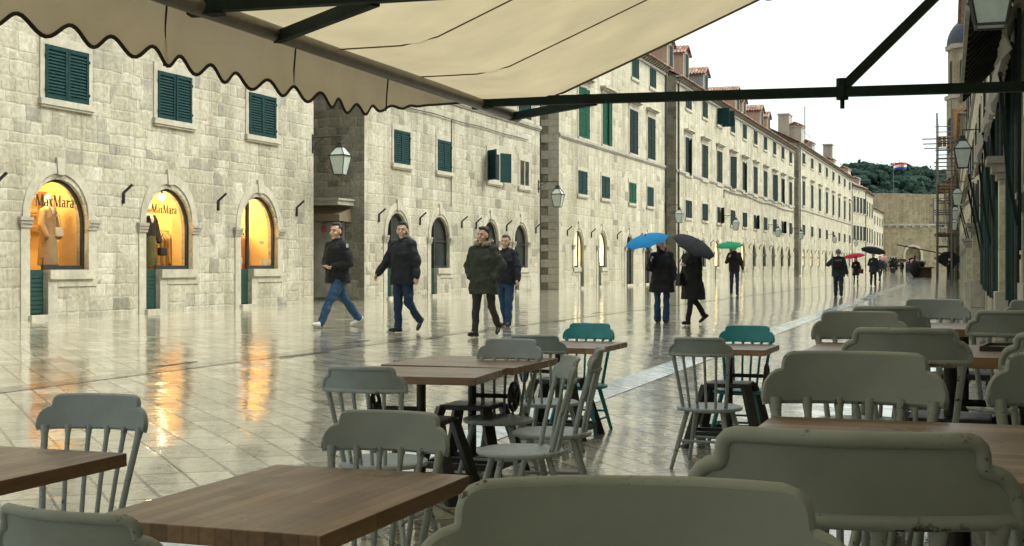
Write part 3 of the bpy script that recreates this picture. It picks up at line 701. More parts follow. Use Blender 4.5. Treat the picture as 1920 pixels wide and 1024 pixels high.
# ------------------------------------------------------------------ fortress, hill, flag
fz = empty('fortress_wall', (52,250,ST), 0, 'high buff fortress wall with an arched gate closing the street', 'wall')
gx = 75.2-52
def fortress():
    W, H = 60, 14.6
    hole = [(gx-1.45,.0),(gx+1.45,.0)] + arc(gx, 3.2, 1.45, 0, PI)
    m = MB(); wall_with_holes(W, 8.6, [hole], 'fort', fz, 1.2, name='lower_wall')
    # upper tier set back, uneven top
    m = MB(); top = [(0,14.9),(6,14.8),(14,14.6),(18,14.75),(26,14.5),(33,14.7),(40,14.95),(60,15.1)]
    poly = [(0,8.6),(60,8.6)] + [(x,z) for x,z in reversed(top)]
    m.prism(poly, .35, 6, fXZ); m.build('upper_wall', M['fort'], fz)
    c = MB(); c.box(0,60,-.25,.36,8.6,8.95); 
    for i in range(40): c.box(.4+i*1.5,.9+i*1.5,-.2,.0,8.25,8.6)
    c.build('string_course', M['trimgrey'], fz)
    a = MB(); a.strip(arc(gx,3.2,1.46,0,PI), arc(gx,3.2,1.85,0,PI), -.12, .05, fXZ); a.box(gx-1.85,gx-1.46,-.12,.05,0,3.2); a.box(gx+1.46,gx+1.85,-.12,.05,0,3.2); g = a.build('gate_arch', M['trim'], fz)
    t = MB(); inn = arc(gx+.1,1.6,1.0,0,PI); out = [(gx+.1+1.5*math.cos(PI*i/18), max(1.6,4.65) if 0<i<18 else 1.6) for i in range(19)]
    t.strip(inn, [(gx+1.46-2.92*i/18, 4.66) if 0 < i < 18 else ((gx+1.46,1.6) if i == 0 else (gx-1.46,1.6)) for i in range(19)], .9, 1.1, fXZ)
    t.build('gate_tympanum', M['fort'], g)
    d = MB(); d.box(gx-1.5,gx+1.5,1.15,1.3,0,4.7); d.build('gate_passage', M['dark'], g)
    r = MB(); r.add([(28,.34,14.3),(28,-.1,14.3),(29.0,-.1,14.2),(29.0,.34,14.2),(40,.34,9.2),(40,-.1,9.2),(40,.34,8.6),(40,-.1,8.6),(28,.34,13.6),(28,-.1,13.6)],[(0,1,5,4),(1,9,7,5)]); r.build('stair_parapet', M['trimgrey'], fz)
    s = MB(); s.box(27.2,27.9,-.02,.36,9.0,13.9); s.box(29.2,29.7,.1,.36,9.0,12.6); s.build('grey_upright', M['sidetrim'], fz)  # two narrow grey uprights on the upper tier
    p = MB(); p.box(gx-4.1,gx-3.4,-.06,.0,2.5,2.8); p.box(gx+4,gx+5.6,-.06,0,1.75,2.0); p.build('stone_plaque', M['trim'], fz)
fortress()
def hill():
    rr = random.Random(11)
    def top(x): return 40 + 3.5*math.sin(x*.035+1.2) + 2.2*math.sin(x*.09) - .045*(x-150) 
    m = MB(); xs = [-200+20*i for i in range(51)]; ys = [420,470,520,570,620,680,760]
    for y in ys:
        for x in xs:
            t = min(1,max(0,(y-420)/180)); m.v.append(V((x,y, -1+(top(x)+1)*(t*t*(3-2*t)))))
    n = len(xs)
    for i in range(len(ys)-1):
        for j in range(n-1): m.f.append((i*n+j,i*n+j+1,(i+1)*n+j+1,(i+1)*n+j))
    tag(m.build('hill', M['earth'], smooth=True), kind='structure')
    # wood on the hill
    ico = bmesh.new(); bmesh.ops.create_icosphere(ico, subdivisions=2, radius=1); iv = [v.co.copy() for v in ico.verts]; ifc = [tuple(v.index for v in f.verts) for f in ico.faces]; ico.free()
    w = MB()
    for k in range(900):
        y = rr.uniform(480,625); x = rr.uniform(y*.17, y*.40); t = min(1,(y-420)/180); z = -1+(top(x)+1)*(t*t*(3-2*t))
        r = rr.uniform(1.7,3.4); tall = rr.random() < .03
        sc = V((r*1.15, r*1.15, r*rr.uniform(.7,1.0))) if not tall else V((1.0,1.0,4.5))
        o = V((rr.uniform(0,99),rr.uniform(0,99),0)); c = V((x,y,z+r*.6))
        vs = []
        for p in iv:
            d = 1+.42*noise.noise(p*1.6+o)+.25*noise.noise(p*4+o); vs.append(c + V((p.x*sc.x*d,p.y*sc.y*d,p.z*sc.z*d)))
        w.add(vs, ifc)
        for q in range(60):
            p = V((rr.gauss(0,1),rr.gauss(0,1),rr.gauss(0,1))).normalized(); d = 1+.42*noise.noise(p*1.6+o)+rr.uniform(0,.22)
            e = c + V((p.x*sc.x*d,p.y*sc.y*d,p.z*sc.z*d)); a = V((rr.gauss(0,1),rr.gauss(0,1),rr.gauss(0,1)))*.3; b_ = V((rr.gauss(0,1),rr.gauss(0,1),rr.gauss(0,1)))*.3
            w.add([e, e+a, e+a+b_, e+b_], [(0,1,2,3)])
    o = w.build('hillside_wood', M['leaf']); tag(o, 'dark green wood covering the hill behind the fortress', 'wood', kind='stuff')
hill()
fx, fy = 143.0, 500.0
fl = empty('flag_pole', (fx,fy,22), 0, 'red white and blue flag on a tall pole before the wood', 'flag')
a = MB(); a.tube([(0,0,-2),(0,0,17.8)], .12, 6); a.build('pole', M['steel'], fl)
a = MB()
cols = [plain('flag_white',(.8,.8,.8)), plain('flag_red',(.6,.03,.03)), plain('flag_blue',(.02,.04,.3))]
me = None; m = MB(); idx = []
for i in range(10):
    for j in range(3):
        x0, x1 = i*.5, (i+1)*.5; wv = lambda x: (.5*math.sin(x*1.3), .16*x+.25*math.sin(x*.9))
        z0, z1 = 17.4-.85*(j+1), 17.4-.85*j
        m.quad((x0,wv(x0)[0],z0-2+wv(x0)[1]+2),(x1,wv(x1)[0],z0+wv(x1)[1]),(x1,wv(x1)[0],z1+wv(x1)[1]),(x0,wv(x0)[0],z1+wv(x0)[1])); idx.append(j)
ob = m.build('flag_cloth', None, fl); 
for c in (cols[1],cols[0],cols[2]): ob.data.materials.append(c)
for p in ob.data.polygons:
    zc = sum(ob.data.vertices[v].co.z for v in p.vertices)/4; xc = sum(ob.data.vertices[v].co.x for v in p.vertices)/4
    p.material_index = max(0,min(2,int((17.4 + .16*xc+.25*math.sin(xc*.9) - zc)/.85)))
em = MB()
for i in range(4):
    for j in range(4):
        if (i+j)%2 == 0: x = 2.4+i*.36; yy = .5*math.sin(x*1.3); zz = 15.55+j*.25+.16*x+.25*math.sin(x*.9); em.box(x,x+.36,yy-.16,yy-.06,zz,zz+.25)
em.build('chequer_emblem', cols[1], ob)

# ------------------------------------------------------------------ right-hand side of the street
RA = math.atan2(UX*0.0237+UY, UX-UY*0.0237)           # the right-hand facade bends 1.4 degrees inwards
def SR(s, off=0.0, z=0.0): return S(s, wallL(s)+off, z)
GR = .08
def right_building(name, label, s_far, s_near, H, holes=True, extra=0.0):
    b = empty(name, S(s_far, wallL(s_far)+extra, GR), RA+PI, label, 'building', 'stone buildings lining the street')
    W = s_far-s_near
    fr = []
    x = 2.2
    if holes:
        while x+1.9 < W: fr.append((x, x+1.7)); x += 4.6
    hs = [hole_poly(a,c,.58,'R') for a,c in fr]
    wall_with_holes(W, H, hs, 'right', b)
    for a,c in fr: arch_front(b, a, c, .58, 'R', 'dark', True)
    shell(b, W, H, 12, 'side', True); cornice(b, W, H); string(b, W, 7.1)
    return b, W, fr
R1, W1, F1 = right_building('stone_building', 'near stone building on the right, hung with folded awnings and lamps', 70, -30, 13.4)
for k in range(18):
    x = 3+5.4*k; window(R1, x, 4.6, 1.3, 1.15, 'shutn', n=9); window(R1, x, 7.4, 1.5, 2.4, 'shutn', cap=True, n=16)
R2, W2, F2 = right_building('stone_building', 'lower stone building on the right behind the scaffold', 121, 70.1, 8.9)
for k in range(9): x = 3+5.5*k; window(R2, x, 4.6, 1.4, 1.2, 'shutn', n=6)
R3, W3, F3 = right_building('stone_building', 'far right stone building by the fortress wall', 235, 121.2, 8.6, True, .9)
for k in range(18): x = 4+6*k; window(R3, x, 4.6, 1.5, 1.2, 'shutn', n=4)
# stone door piers standing proud of the right-hand wall, opened shutters and awning arms
def pier(s, w, H, out, label):
    b = empty('stone_pier', SR(s,0,GR if s > 44 else .25), RA, label, 'pillar', 'stone piers along the right wall')
    m = MB(); m.box(-w/2,w/2,0,out,0,H-.32); m.build('shaft', M['right'], b, bevel=.01)
    m = MB(); m.box(-w/2-.05,w/2+.05,0,out+.06,0,.7); m.build('base', M['trim'], b, bevel=.012)
    m = MB()
    for z0,z1,e in ((H-.32,H-.22,.04),(H-.22,H-.1,.1),(H-.1,H,.17)): m.box(-w/2-e,w/2+e,0,out+e,z0,z1)
    m.build('capital', M['trimgrey'], b, bevel=.01)
for s, lab in ((47.5,'farther low stone pier by the foot of the right wall'),(36.2,'square stone pier with a moulded capital at the end of the terrace'),(20.2,'nearest stone pier at the right edge')):
    pier(s, .45, 2.15 if s > 30 else 2.6, .30 if s > 30 else .2, lab)
def wall_shutters(s, z0, h, w, lab, gap=1.5):
    b = empty('folding_shutter', SR(s,.03,.25), RA, lab, 'shutter', 'narrow shutters standing open along the right wall')
    for k,sd in enumerate((1,-1)):
        m = shutter_mb(w, h, int(h/.12), sd)(); o = m.build('shutter_leaf', M['door'], b); o.location = (-sd*gap/2, .03, z0); o.rotation_euler = (0,0, sd*1.5)
        q = MB(); q.tube([(-sd*gap/2-sd*.05,.05,z0-.12),(-sd*gap/2-sd*.05,.05,z0+h+.3)], .03, 8); q.build('drop_bolt', M['iron'], b)
for s, z0, h, w_, lab in ((41.0,.9,2.3,.10,'dark green shutter leaves beyond the square pier'),(33.0,.62,2.6,.10,'narrow dark green shutter leaves just before the square pier'),(29.0,.55,3.0,.11,'dark green shutter leaves between the square pier and the next'),
        (23.6,.5,3.1,.11,'dark green shutter leaves behind the farthest terrace chairs'),(18.4,.6,3.2,.09,'nearest dark green shutter leaves at the right edge')):
    wall_shutters(s, z0, h, w_, lab, 1.7)
def folded_awning(s, W, z, out, lab, cloth='greycloth', arms=2):
    b = empty('folded_awning', SR(s,.04,.25), RA, lab, 'awning', 'folded awnings on the right wall')
    m = MB(); nn = 40; rr = random.Random(int(s*10))
    prof = [(.02,z+.95),(.10,z+.85),(.20,z+.62),(.13,z+.40),(.26,z+.25),(out,z+.12),(out-.04,z-.05),(out+.03,z-.28)]
    for i in range(nn+1):
        x = -W/2+W*i/nn
        for j,(yy,zz) in enumerate(prof):
            wob = .03*math.sin(i*1.3+j)+rr.uniform(-.012,.012); dz = -.07*abs(math.sin(PI*i*W/nn/.5)) if j == len(prof)-1 else 0
            m.v.append(V((x, max(.02,yy+wob*(j>0)), zz+dz+.03*math.sin(i*.6+j*2))))
    k = len(prof)
    for i in range(nn):
        for j in range(k-1): m.f.append((i*k+j,i*k+j+1,(i+1)*k+j+1,(i+1)*k+j))
    m.build('folded_cloth', M[cloth], b, smooth=True, angle=60)
    m = MB(); m.tube([(-W/2,out-.05,z+.1),(W/2,out-.05,z+.1)], .03, 8); m.build('front_tube', M['darkgreen'], b)
    for sd in (-1,1):
        m = MB(); m.bar((sd*W*.46,.03,z-2.0),(sd*W*.46,.03,z+.9),.045); m.bar((sd*W*.46,.05,z-1.7),(sd*W*.46,.16,z-1.1),.045); m.bar((sd*W*.46,.16,z-1.1),(sd*W*.46,out-.05,z+.1),.045); m.build('awning_arm', M['darkgreen'], b)
folded_awning(19.0, 4.2, 3.25, .30, 'nearest grey awning folded up above the right shutters')
folded_awning(25.6, 4.4, 3.15, .34, 'grey awning folded up beside the slatted canopy')
folded_awning(33.6, 4.0, 3.0, .45, 'brown canvas awning half folded near the square pier', 'browncloth')
folded_awning(50.0, 4.0, 3.0, .5, 'farther grey awning folded up past the lamp')
# dark slatted canopy
b = empty('slatted_canopy', SR(20.5,0,.25), RA, 'dark canopy of ribbed metal slats on the right wall', 'canopy')
m = MB(); Wc = 9.0
m.add([(-Wc/2,.05,4.65),(Wc/2,.05,4.65),(Wc/2,.66,4.0),(-Wc/2,.66,4.0),(-Wc/2,.05,4.69),(Wc/2,.05,4.69),(Wc/2,.68,4.04),(-Wc/2,.68,4.04)],[(0,1,2,3),(4,7,6,5),(0,3,7,4),(1,5,6,2),(3,2,6,7)])
m.build('canopy_sheet', M['darkgreen'], b)
for i in range(17):
    m = MB(); x = -Wc/2+.1+i*(Wc-.2)/16; m.bar((x,.06,4.61),(x,.64,3.98),.05,.06); m.build('rib', M['black'], b)
m = MB(); m.bar((-Wc/2,.67,3.99),(Wc/2,.67,3.99),.05,.07); m.build('edge_rail', M['trimgrey'], b)
# scaffold
b = empty('scaffold', S(116, wallL(116), GR), RA, 'tall steel scaffold with timber boards against the right buildings', 'scaffold')
m = MB()
for x in (-4.5,0,4.5):
    for y in (.35,1.75): m.tube([(x,y,-.05),(x,y,13.4 if y > 1 else 12.2)], .07, 6)
m.build('standard', M['steel'], b)
m = MB()
for i in range(7):
    z = 1.9*(i+1)
    if z > 13: continue
    for y in (.35,1.75): m.tube([(-5.0,y,z),(5.0,y,z)], .05, 5)
    for x in (-4.5,0,4.5): m.tube([(x,.0,z-.06),(x,2.0+(.9 if i == 5 else .0),z-.06)], .05, 5); m.tube([(x,.0,z+.9),(x,1.9,z+.9)], .04, 5)
m.bar((-4.5,1.8,.2),(0,1.8,5.8),.07); m.bar((0,1.8,5.8),(4.5,1.8,11.4),.07)
m.build('ledger', M['steel'], b)
m = MB()
for i in (1,3,5):
    for k in range(4): m.box(-4.8,4.8,.4+k*.33,.7+k*.33,1.9*(i+1)+.06,1.9*(i+1)+.11)
m.build('deck', M['plank'], b)
m = MB()
for k in range(6): m.box(-2.5,4.6,1.82,1.86,8.4+k*.25,8.62+k*.25)
m.build('hoarding', M['plank'], b)
b = empty('timber_hoarding', S(84, wallL(84), GR), RA, 'orange timber hoarding on poles high on the right-hand roofs', 'hoarding')
m = MB()
for k in range(7): m.box(-2.0,2.0,.62,.66,8.6+k*.26,8.83+k*.26); m.box(-2.02,-1.98,-.6,.62,8.6+k*.26,8.83+k*.26)
m.build('boards', M['plank'], b)
m = MB()
for x in (-2.1,0,2.1): m.tube([(x,.7,.0),(x,.7,10.9)], .05, 6)
for z in (7.4,7.9,8.4): m.tube([(-2.6,.75,z),(2.6,.75,z)], .045, 5); m.tube([(-2.1,-.3,z+.1),(-2.1,1.5,z+.1)], .045, 5)
m.build('pole', M['steel'], b)
# bell tower
def bell_tower():
    b = empty('bell_tower', (41.9,121,0), 0, 'octagonal stone bell tower with a dark ribbed dome', 'tower')
    n = 8; R = 2.35
    ring = lambda r,z: [V((r*math.cos(2*PI*(k+.5)/n), r*math.sin(2*PI*(k+.5)/n), z)) for k in range(n)]
    def drum(z0,z1,r0,r1):
        m = MB(); m.v = ring(r0,z0)+ring(r1,z1); m.f = [(k,(k+1)%n,n+(k+1)%n,n+k) for k in range(n)]+[tuple(range(n-1,-1,-1)),tuple(range(n,2*n))]; return m
    drum(0,16.4,R,R).build('shaft', M['tower'], b)
    drum(16.4,16.75,R+.2,R+.2).build('cornice', M['trimgrey'], b)
    drum(16.75,20.9,R-.12,R-.12).build('belfry', M['tower'], b)
    drum(20.9,21.3,R+.1,R+.15).build('cornice', M['trimgrey'], b)
    m = MB(); pr = [(R*1.0*math.cos(a), 21.3+2.6*math.sin(a)) for a in [PI/2*i/9 for i in range(9)]]+[(.12,23.95),(.1,24.8)]
    N = 24
    for r,z in pr:
        for k in range(N): rr_ = r*(1+.025*(k%3==0)); m.v.append(V((rr_*math.cos(2*PI*k/N), rr_*math.sin(2*PI*k/N), z)))
    for i in range(len(pr)-1):
        for k in range(N): m.f.append((i*N+k,i*N+(k+1)%N,(i+1)*N+(k+1)%N,(i+1)*N+k))
    m.build('dome', M['dome'], b)
    for k in range(n):
        a = 2*PI*k/n; c = V((math.cos(a),math.sin(a),0)); t_ = V((-math.sin(a),math.cos(a),0)); ap = (R-.12)*math.cos(PI/n)
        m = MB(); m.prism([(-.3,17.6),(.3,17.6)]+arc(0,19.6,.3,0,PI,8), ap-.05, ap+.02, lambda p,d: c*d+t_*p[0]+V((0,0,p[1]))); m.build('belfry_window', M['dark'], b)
        ap2 = R*math.cos(PI/n)
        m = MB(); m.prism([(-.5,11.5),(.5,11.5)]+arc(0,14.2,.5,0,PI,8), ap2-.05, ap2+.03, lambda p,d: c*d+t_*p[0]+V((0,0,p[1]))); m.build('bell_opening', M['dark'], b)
bell_tower()

# ------------------------------------------------------------------ wall lanterns
def make_lantern(label):
    r = empty('wall_lantern', (0,0,0), 0, label, 'lantern', 'lanterns hung along the street')
    a = 1.0
    m = MB(); m.tube([(0,0,.62),(0,a,.62)], .022, 6); m.tube([(0,.02,.2),(0,.12,.42),(0,.42,.6)], .016, 6); m.box(-.05,.05,-.02,.03,.1,.72); m.tube([(0,a,.62),(0,a,.46)], .02, 6); m.build('bracket', M['iron'], r)
    H0, H1 = -.62, .0; b0, b1 = .155, .27; c = lambda h,z: [(-h,a-h,z),(h,a-h,z),(h,a+h,z),(-h,a+h,z)]
    A, B, C = c(b0,H0), c(b1,H1), c(.10,.27)
    m = MB()
    for i in range(4):
        j = (i+1)%4
        m.bar(A[i],B[i],.024); m.bar(A[i],A[j],.03); m.bar(B[i],B[j],.038); m.bar(B[i],C[i],.022); m.bar(C[i],C[j],.03)
    m.build('lantern_frame', M['iron'], r)
    g = MB(); e = .006; g.v = [V(p) for p in c(b0-e,H0)+c(b1-e,H1)+c(.10-e,.27)]; g.f = [(i,(i+1)%4,4+(i+1)%4,4+i) for i in range(4)]+[(4+i,4+(i+1)%4,8+(i+1)%4,8+i) for i in range(4)]+[(3,2,1,0)]
    g.build('lantern_glass', M['lampglass'], r)
    k = MB(); k.add(c(.12,.27)+c(.12,.31)+c(.08,.34)+c(.085,.42)+c(.03,.46),[(i+4*q,(i+1)%4+4*q,4+(i+1)%4+4*q,4+i+4*q) for q in range(4) for i in range(4)]+[(16,17,18,19)]); k.build('lantern_cap', M['iron'], r)
    return r
lan = make_lantern('large glass lantern on the corner of the first left building')
first = True
def put_lantern(loc, rz, label):
    global first
    o = lan if first else copy_tree(lan); first = False
    o.location = loc; o.rotation_euler = (0,0,rz); o['label'] = label; o.scale = (.9,)*3
for s, z, lab in ((34.9,4.52,'large glass lantern on the corner of the first left building'),(55.9,4.45,'lantern on the corner of the second left building, by the dark alley wall'),(80.7,4.5,'lantern beside the downpipe at the corner of the third left building'),
                  (100.6,4.55,'lantern above the green umbrella on the ten bay terrace'),(122.5,4.5,'last lantern on the ten bay terrace'),(138.9,4.6,'lantern at the dark alley between the two long terraces'),(171.4,4.7,'lantern halfway along the eight bay terrace'),(201,4.7,'lantern at the far end of the eight bay terrace')):
    put_lantern(S(s, LF, z), ANG+PI, lab)
for s, z, lab in ((14.0,4.24,'nearest lantern on the right, cut by the top of the photo'),(41.4,4.75,'large lantern on the right below the slatted canopy'),(67.0,4.75,'second full lantern down the right wall'),(88,4.75,'third full lantern down the right wall, partly behind the second'),(104,4.5,'lantern on the right below the third full one'),(127.5,4.6,'small lantern in front of the scaffold foot'),(150,4.6,'far lantern past the scaffold'),(178,4.6,'farthest lantern down the right wall')):
    put_lantern(S(s, wallL(s)+(.9 if s > 121 else 0)-.42, z), RA, lab)

# ------------------------------------------------------------------ first alley: shop canopy and door on the dark side wall
b = empty('door_canopy', S(38.36,18.549,ST), ANG, 'flat grey canopy with a cloth awning in the first alley', 'canopy')
m = MB(); m.box(-1.15,-.003,.35,2.6,3.02,3.16); m.box(-1.2,-.003,.3,2.65,3.16,3.22); m.build('canopy_slab', M['trimgrey'], b)
m = MB(); m.add([(-.02,.45,2.96),(-.02,2.5,2.96),(-.85,2.5,2.72),(-.85,.45,2.72),(-.85,2.5,2.52),(-.85,.45,2.52),(-.02,.45,2.5)],[(0,1,2,3),(3,2,4,5),(0,3,5,6)]); m.build('canopy_cloth', M['browncloth'], b)
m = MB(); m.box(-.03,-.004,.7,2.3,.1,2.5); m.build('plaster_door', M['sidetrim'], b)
b = empty('hanging_sign', S(37.9,19.75,ST+2.28), ANG, 'small dull red round sign in the alley beside the striding man\'s head', 'sign')
m = MB(); m.ell((0,0,0),(.03,.10,.13)); m.build('disc', plain('red_sign',(.35,.06,.08)), b, smooth=True)
m = MB(); m.tube([(0,0,.18),(.45,0,.30)], .015, 6); m.build('arm', M['iron'], b)

# ------------------------------------------------------------------ clothes shop: lamps, lettering, mannequins, rails
def lamp(loc, e, r=.12):
    d = bpy.data.lights.new('shop_lamp','POINT'); d.energy = e; d.shadow_soft_size = r; d.color = (1,.66,.27)
    o = bpy.data.objects.new('shop_lamp', d); COL.objects.link(o); o.location = loc; return o
for c, L, z, e in ((23.35,.55,2.95,130),(22.5,1.7,2.7,60),(27.45,.55,2.95,120),(28.6,1.6,2.8,190),(31.7,.55,2.95,125),(32.0,1.5,2.7,120)): lamp(S(c, LF+L, ST+z), e)
b = empty('spot_lamp', S(27.62, LF+.22, ST+2.78), ANG, 'round glowing spot lamp at the top of the middle shop window', 'lamp')
m = MB(); m.ell((0,0,0),(.085,.085,.085)); m.build('bulb', M['bulb'], b, smooth=True)
m = MB(); m.tube([(0,.0,.07),(0,.02,.17)], .03, 8); m.box(-.2,.6,.0,.05,.15,.19); m.build('mount', M['iron'], b)
def letters(b, word, x0, z0, h, y):
    m = MB()
    def st(p, q, w):   # slanted stem with level ends, horizontal width w
        (ax,az),(bx,bz) = p,q
        pts = [(ax-w/2,az),(ax+w/2,az),(bx+w/2,bz),(bx-w/2,bz)]
        m.prism([(x0+X+px*h, z0+pz*h) for px,pz in pts], y-.012, y, fXZ)
    def bowl(cx, cz, rx, rz, t, a0, a1, n=14):
        inn = [(x0+X+(cx+(rx-t*abs(math.cos(a)) -.03)*math.cos(a))*h, z0+(cz+(rz-.075)*math.sin(a))*h) for a in [a0+(a1-a0)*i/n for i in range(n+1)]]
        out = [(x0+X+(cx+(rx+.02)*math.cos(a))*h, z0+(cz+rz*math.sin(a))*h) for a in [a0+(a1-a0)*i/n for i in range(n+1)]]
        m.strip(inn, out, y-.0125, y, fXZ)
    X = 0
    for ch in word:
        if ch == 'M':
            st((.14,0),(.14,1),.05); st((.20,1),(.52,.02),.17); st((.54,.02),(.84,1),.05); st((.88,0),(.88,1),.16)
            st((.14,0),(.14,.045),.26); st((.88,0),(.88,.045),.36); st((.12,.955),(.12,1.0),.24); st((.92,.955),(.92,1),.26); X += 1.1*h
        elif ch == 'a':
            st((.42,.0),(.42,.5),.12); bowl(.24,.19,.2,.2,.09,PI*.25,PI*1.85); bowl(.27,.48,.2,.17,.06,-.05,PI*.85); st((.5,0),(.5,.05),.14); X += .6*h
        elif ch == 'x':
            st((.40,0),(.10,.64),.14); st((.10,0),(.40,.64),.05); st((.1,0),(.1,.045),.2); st((.4,0),(.4,.045),.22); st((.1,.6),(.1,.645),.22); st((.4,.6),(.4,.645),.2); X += .54*h
        elif ch == 'r':
            st((.16,0),(.16,.64),.13); st((.16,0),(.16,.045),.3); st((.1,.6),(.1,.645),.16); bowl(.34,.42,.17,.22,.04,PI*.25,PI*.95); bowl(.43,.55,.07,.07,.02,0,2*PI); X += .5*h
    m.build('window_lettering', M['letters'], b)
letters(B1, 'MaxMara', 22.93+40, 2.37, .25, .128)
letters(B1, 'MaxMara', 27.05+40, 2.38, .21, .128)
def mannequin(s, L, z, rz, label, coat, top=None, long=True, bag=None):
    b = empty('mannequin', S(s,L,z), rz, label, 'mannequin', 'dressed mannequins in the shop windows')
    m = MB(); m.ell((0,.01,1.66),(.075,.095,.115)); m.limb((0,0,1.45),(0,0,1.6),.05,.045); m.limb((0,0,1.0),(0,0,1.38),.12,.14)
    for sd in (-1,1): m.limb((sd*.09,0,.95),(sd*.08,0,.05),.075,.04); m.limb((sd*.17,0,1.38),(sd*.24,.02,1.1),.045,.04); m.limb((sd*.24,.02,1.1),(sd*.21,.12,.85),.04,.03)
    remesh(m, 'body', M['skinpale'], b, .018, 2)
    m = MB()
    if long: m.loft([(0,0,.22,.27,.2),(0,0,.6,.24,.18),(0,0,1.0,.2,.15),(0,0,1.25,.21,.15),(0,0,1.42,.19,.12),(0,0,1.49,.1,.09)])
    else: m.loft([(0,0,.92,.2,.15),(0,0,1.25,.2,.14),(0,0,1.42,.18,.11),(0,0,1.49,.08,.08)])
    for sd in (-1,1): m.limb((sd*.19,0,1.38),(sd*.27,.02,1.08),.085,.08); m.limb((sd*.27,.02,1.08),(sd*.24,.12,.85),.08,.07)
    for sd in (-1,1): m.limb((sd*.03,.13,1.05),(sd*.10,.10,1.46),.03,.04)
    remesh(m, 'coat', coat, b, .02, 3)
    if top:
        m = MB(); m.loft([(0,.03,.2,.19,.15),(0,.03,.6,.18,.14),(0,.03,.98,.17,.13)]); remesh(m, 'skirt', top, b, .02, 2)
    m = MB(); m.loft([(0,0,-.02,.16,.16),(0,0,.0,.16,.16)]); m.build('stand', M['iron'], b)
    return b
M['skinpale'] = plain('pale_mannequin', (.75,.6,.45), .5, .05)
beige = plain('beige_wool', (.30,.205,.115), .9, .15, 9); olive = plain('olive_wool', (.09,.10,.035), .9, .2, 9); blackc = plain('black_knit', (.02,.018,.018), .9, .2, 9); creamc = plain('cream_wool', (.55,.44,.30), .9, .1, 9); rust = plain('rust_wool', (.42,.15,.06), .9, .1, 9)
mannequin(23.86, LF+.55, ST+.90, ANG+PI*1.03, 'mannequin in a long beige coat in the left shop window', beige)
mannequin(23.5, LF+1.1, ST+.86, ANG+PI, 'mannequin in a cream coat behind the one in beige', creamc)
mannequin(27.62, LF+.6, ST+.86, ANG+PI*.95, 'mannequin in a black top and olive skirt in the middle window', blackc, olive, False)
def bag(s, L, z, label, mat, w=.26, h=.2):
    b = empty('handbag', S(s,L,z), ANG, label, 'bag'); m = MB(); m.box(-w/2,w/2,-.06,.06,0,h); m.build('bag_body', mat, b, bevel=.025, smooth=True)
    m = MB(); m.tube([(-w*.35,0,h-.01),(-w*.3,0,h+.2),(0,0,h+.32),(w*.3,0,h+.2),(w*.35,0,h-.01)], .012, 6); m.build('strap', mat, b)
bag(24.02, LF+.42, ST+1.75, 'cream handbag on the arm of the beige coat mannequin', creamc)
bag(27.93, LF+.42, ST+1.36, 'black handbag with a pale rim beside the olive skirt', blackc)
b = empty('wall_shelf', S(24.42, LF+1.55, ST+1.95), ANG+PI/2, 'brown wall shelf behind the beige coat in the left shop window', 'shelf')
for k in range(3):
    m = MB(); m.box(-.5,.5,0,.3,.32*k,.32*k+.04); m.build('board', M['plank'], b)
m = MB(); m.box(-.52,-.5,0,.3,-.1,.8); m.box(.5,.52,0,.3,-.1,.8); m.build('side', M['plank'], b)
def rail(s, L, z, label, mats, n=9, w=1.1):
    b = empty('clothes_rail', S(s,L,z), ANG, label, 'clothes rail', 'clothes rails in the shop')
    m = MB(); m.tube([(-w/2,0,-1.0),(-w/2,0,1.0),(w/2,0,1.0),(w/2,0,-1.0)], .02, 6); m.build('rail_frame', M['iron'], b)
    for i in range(n):
        x = -w/2+.08+(w-.16)*i/(n-1); m = MB(); h = .75+.15*((i*7)%3)
        m.loft([(x,0,.9-h,.03,.22),(x,0,.6,.028,.2),(x,0,.85,.03,.19),(x,0,.95,.015,.05)], 10); m.tube([(x,0,.93),(x,0,1.02)], .008, 5)
        m.build('hanging_garment', mats[i%len(mats)], b, smooth=True)
rail(29.5, LF+1.6, ST+1.02, 'clothes rail with cream and beige coats in the middle window', (creamc,beige,creamc,beige))
rail(32.4, LF+1.0, ST+1.02, 'clothes rail with rust and cream garments in the third window', (rust,creamc,rust,beige), 7, .6)
for s, lab, w_, h_, zz in ((32.35,'small white notice behind the third shop window',.22,.07,1.72),(32.55,'small framed card on the sill of the third window',.3,.2,1.1),(31.28,'little white card on the glazed door of the third shop',.13,.2,1.15)):
    b = empty('notice', S(s, LF+.22, ST+zz), ANG, lab, 'notice'); m = MB(); m.box(-w_/2,w_/2,0,.015,0,h_); m.build('card', M['trim'], b); m = MB(); m.box(-w_/2+.03,w_/2-.03,-.004,-.001,.02,h_-.02); m.build('card_face', creamc, b)

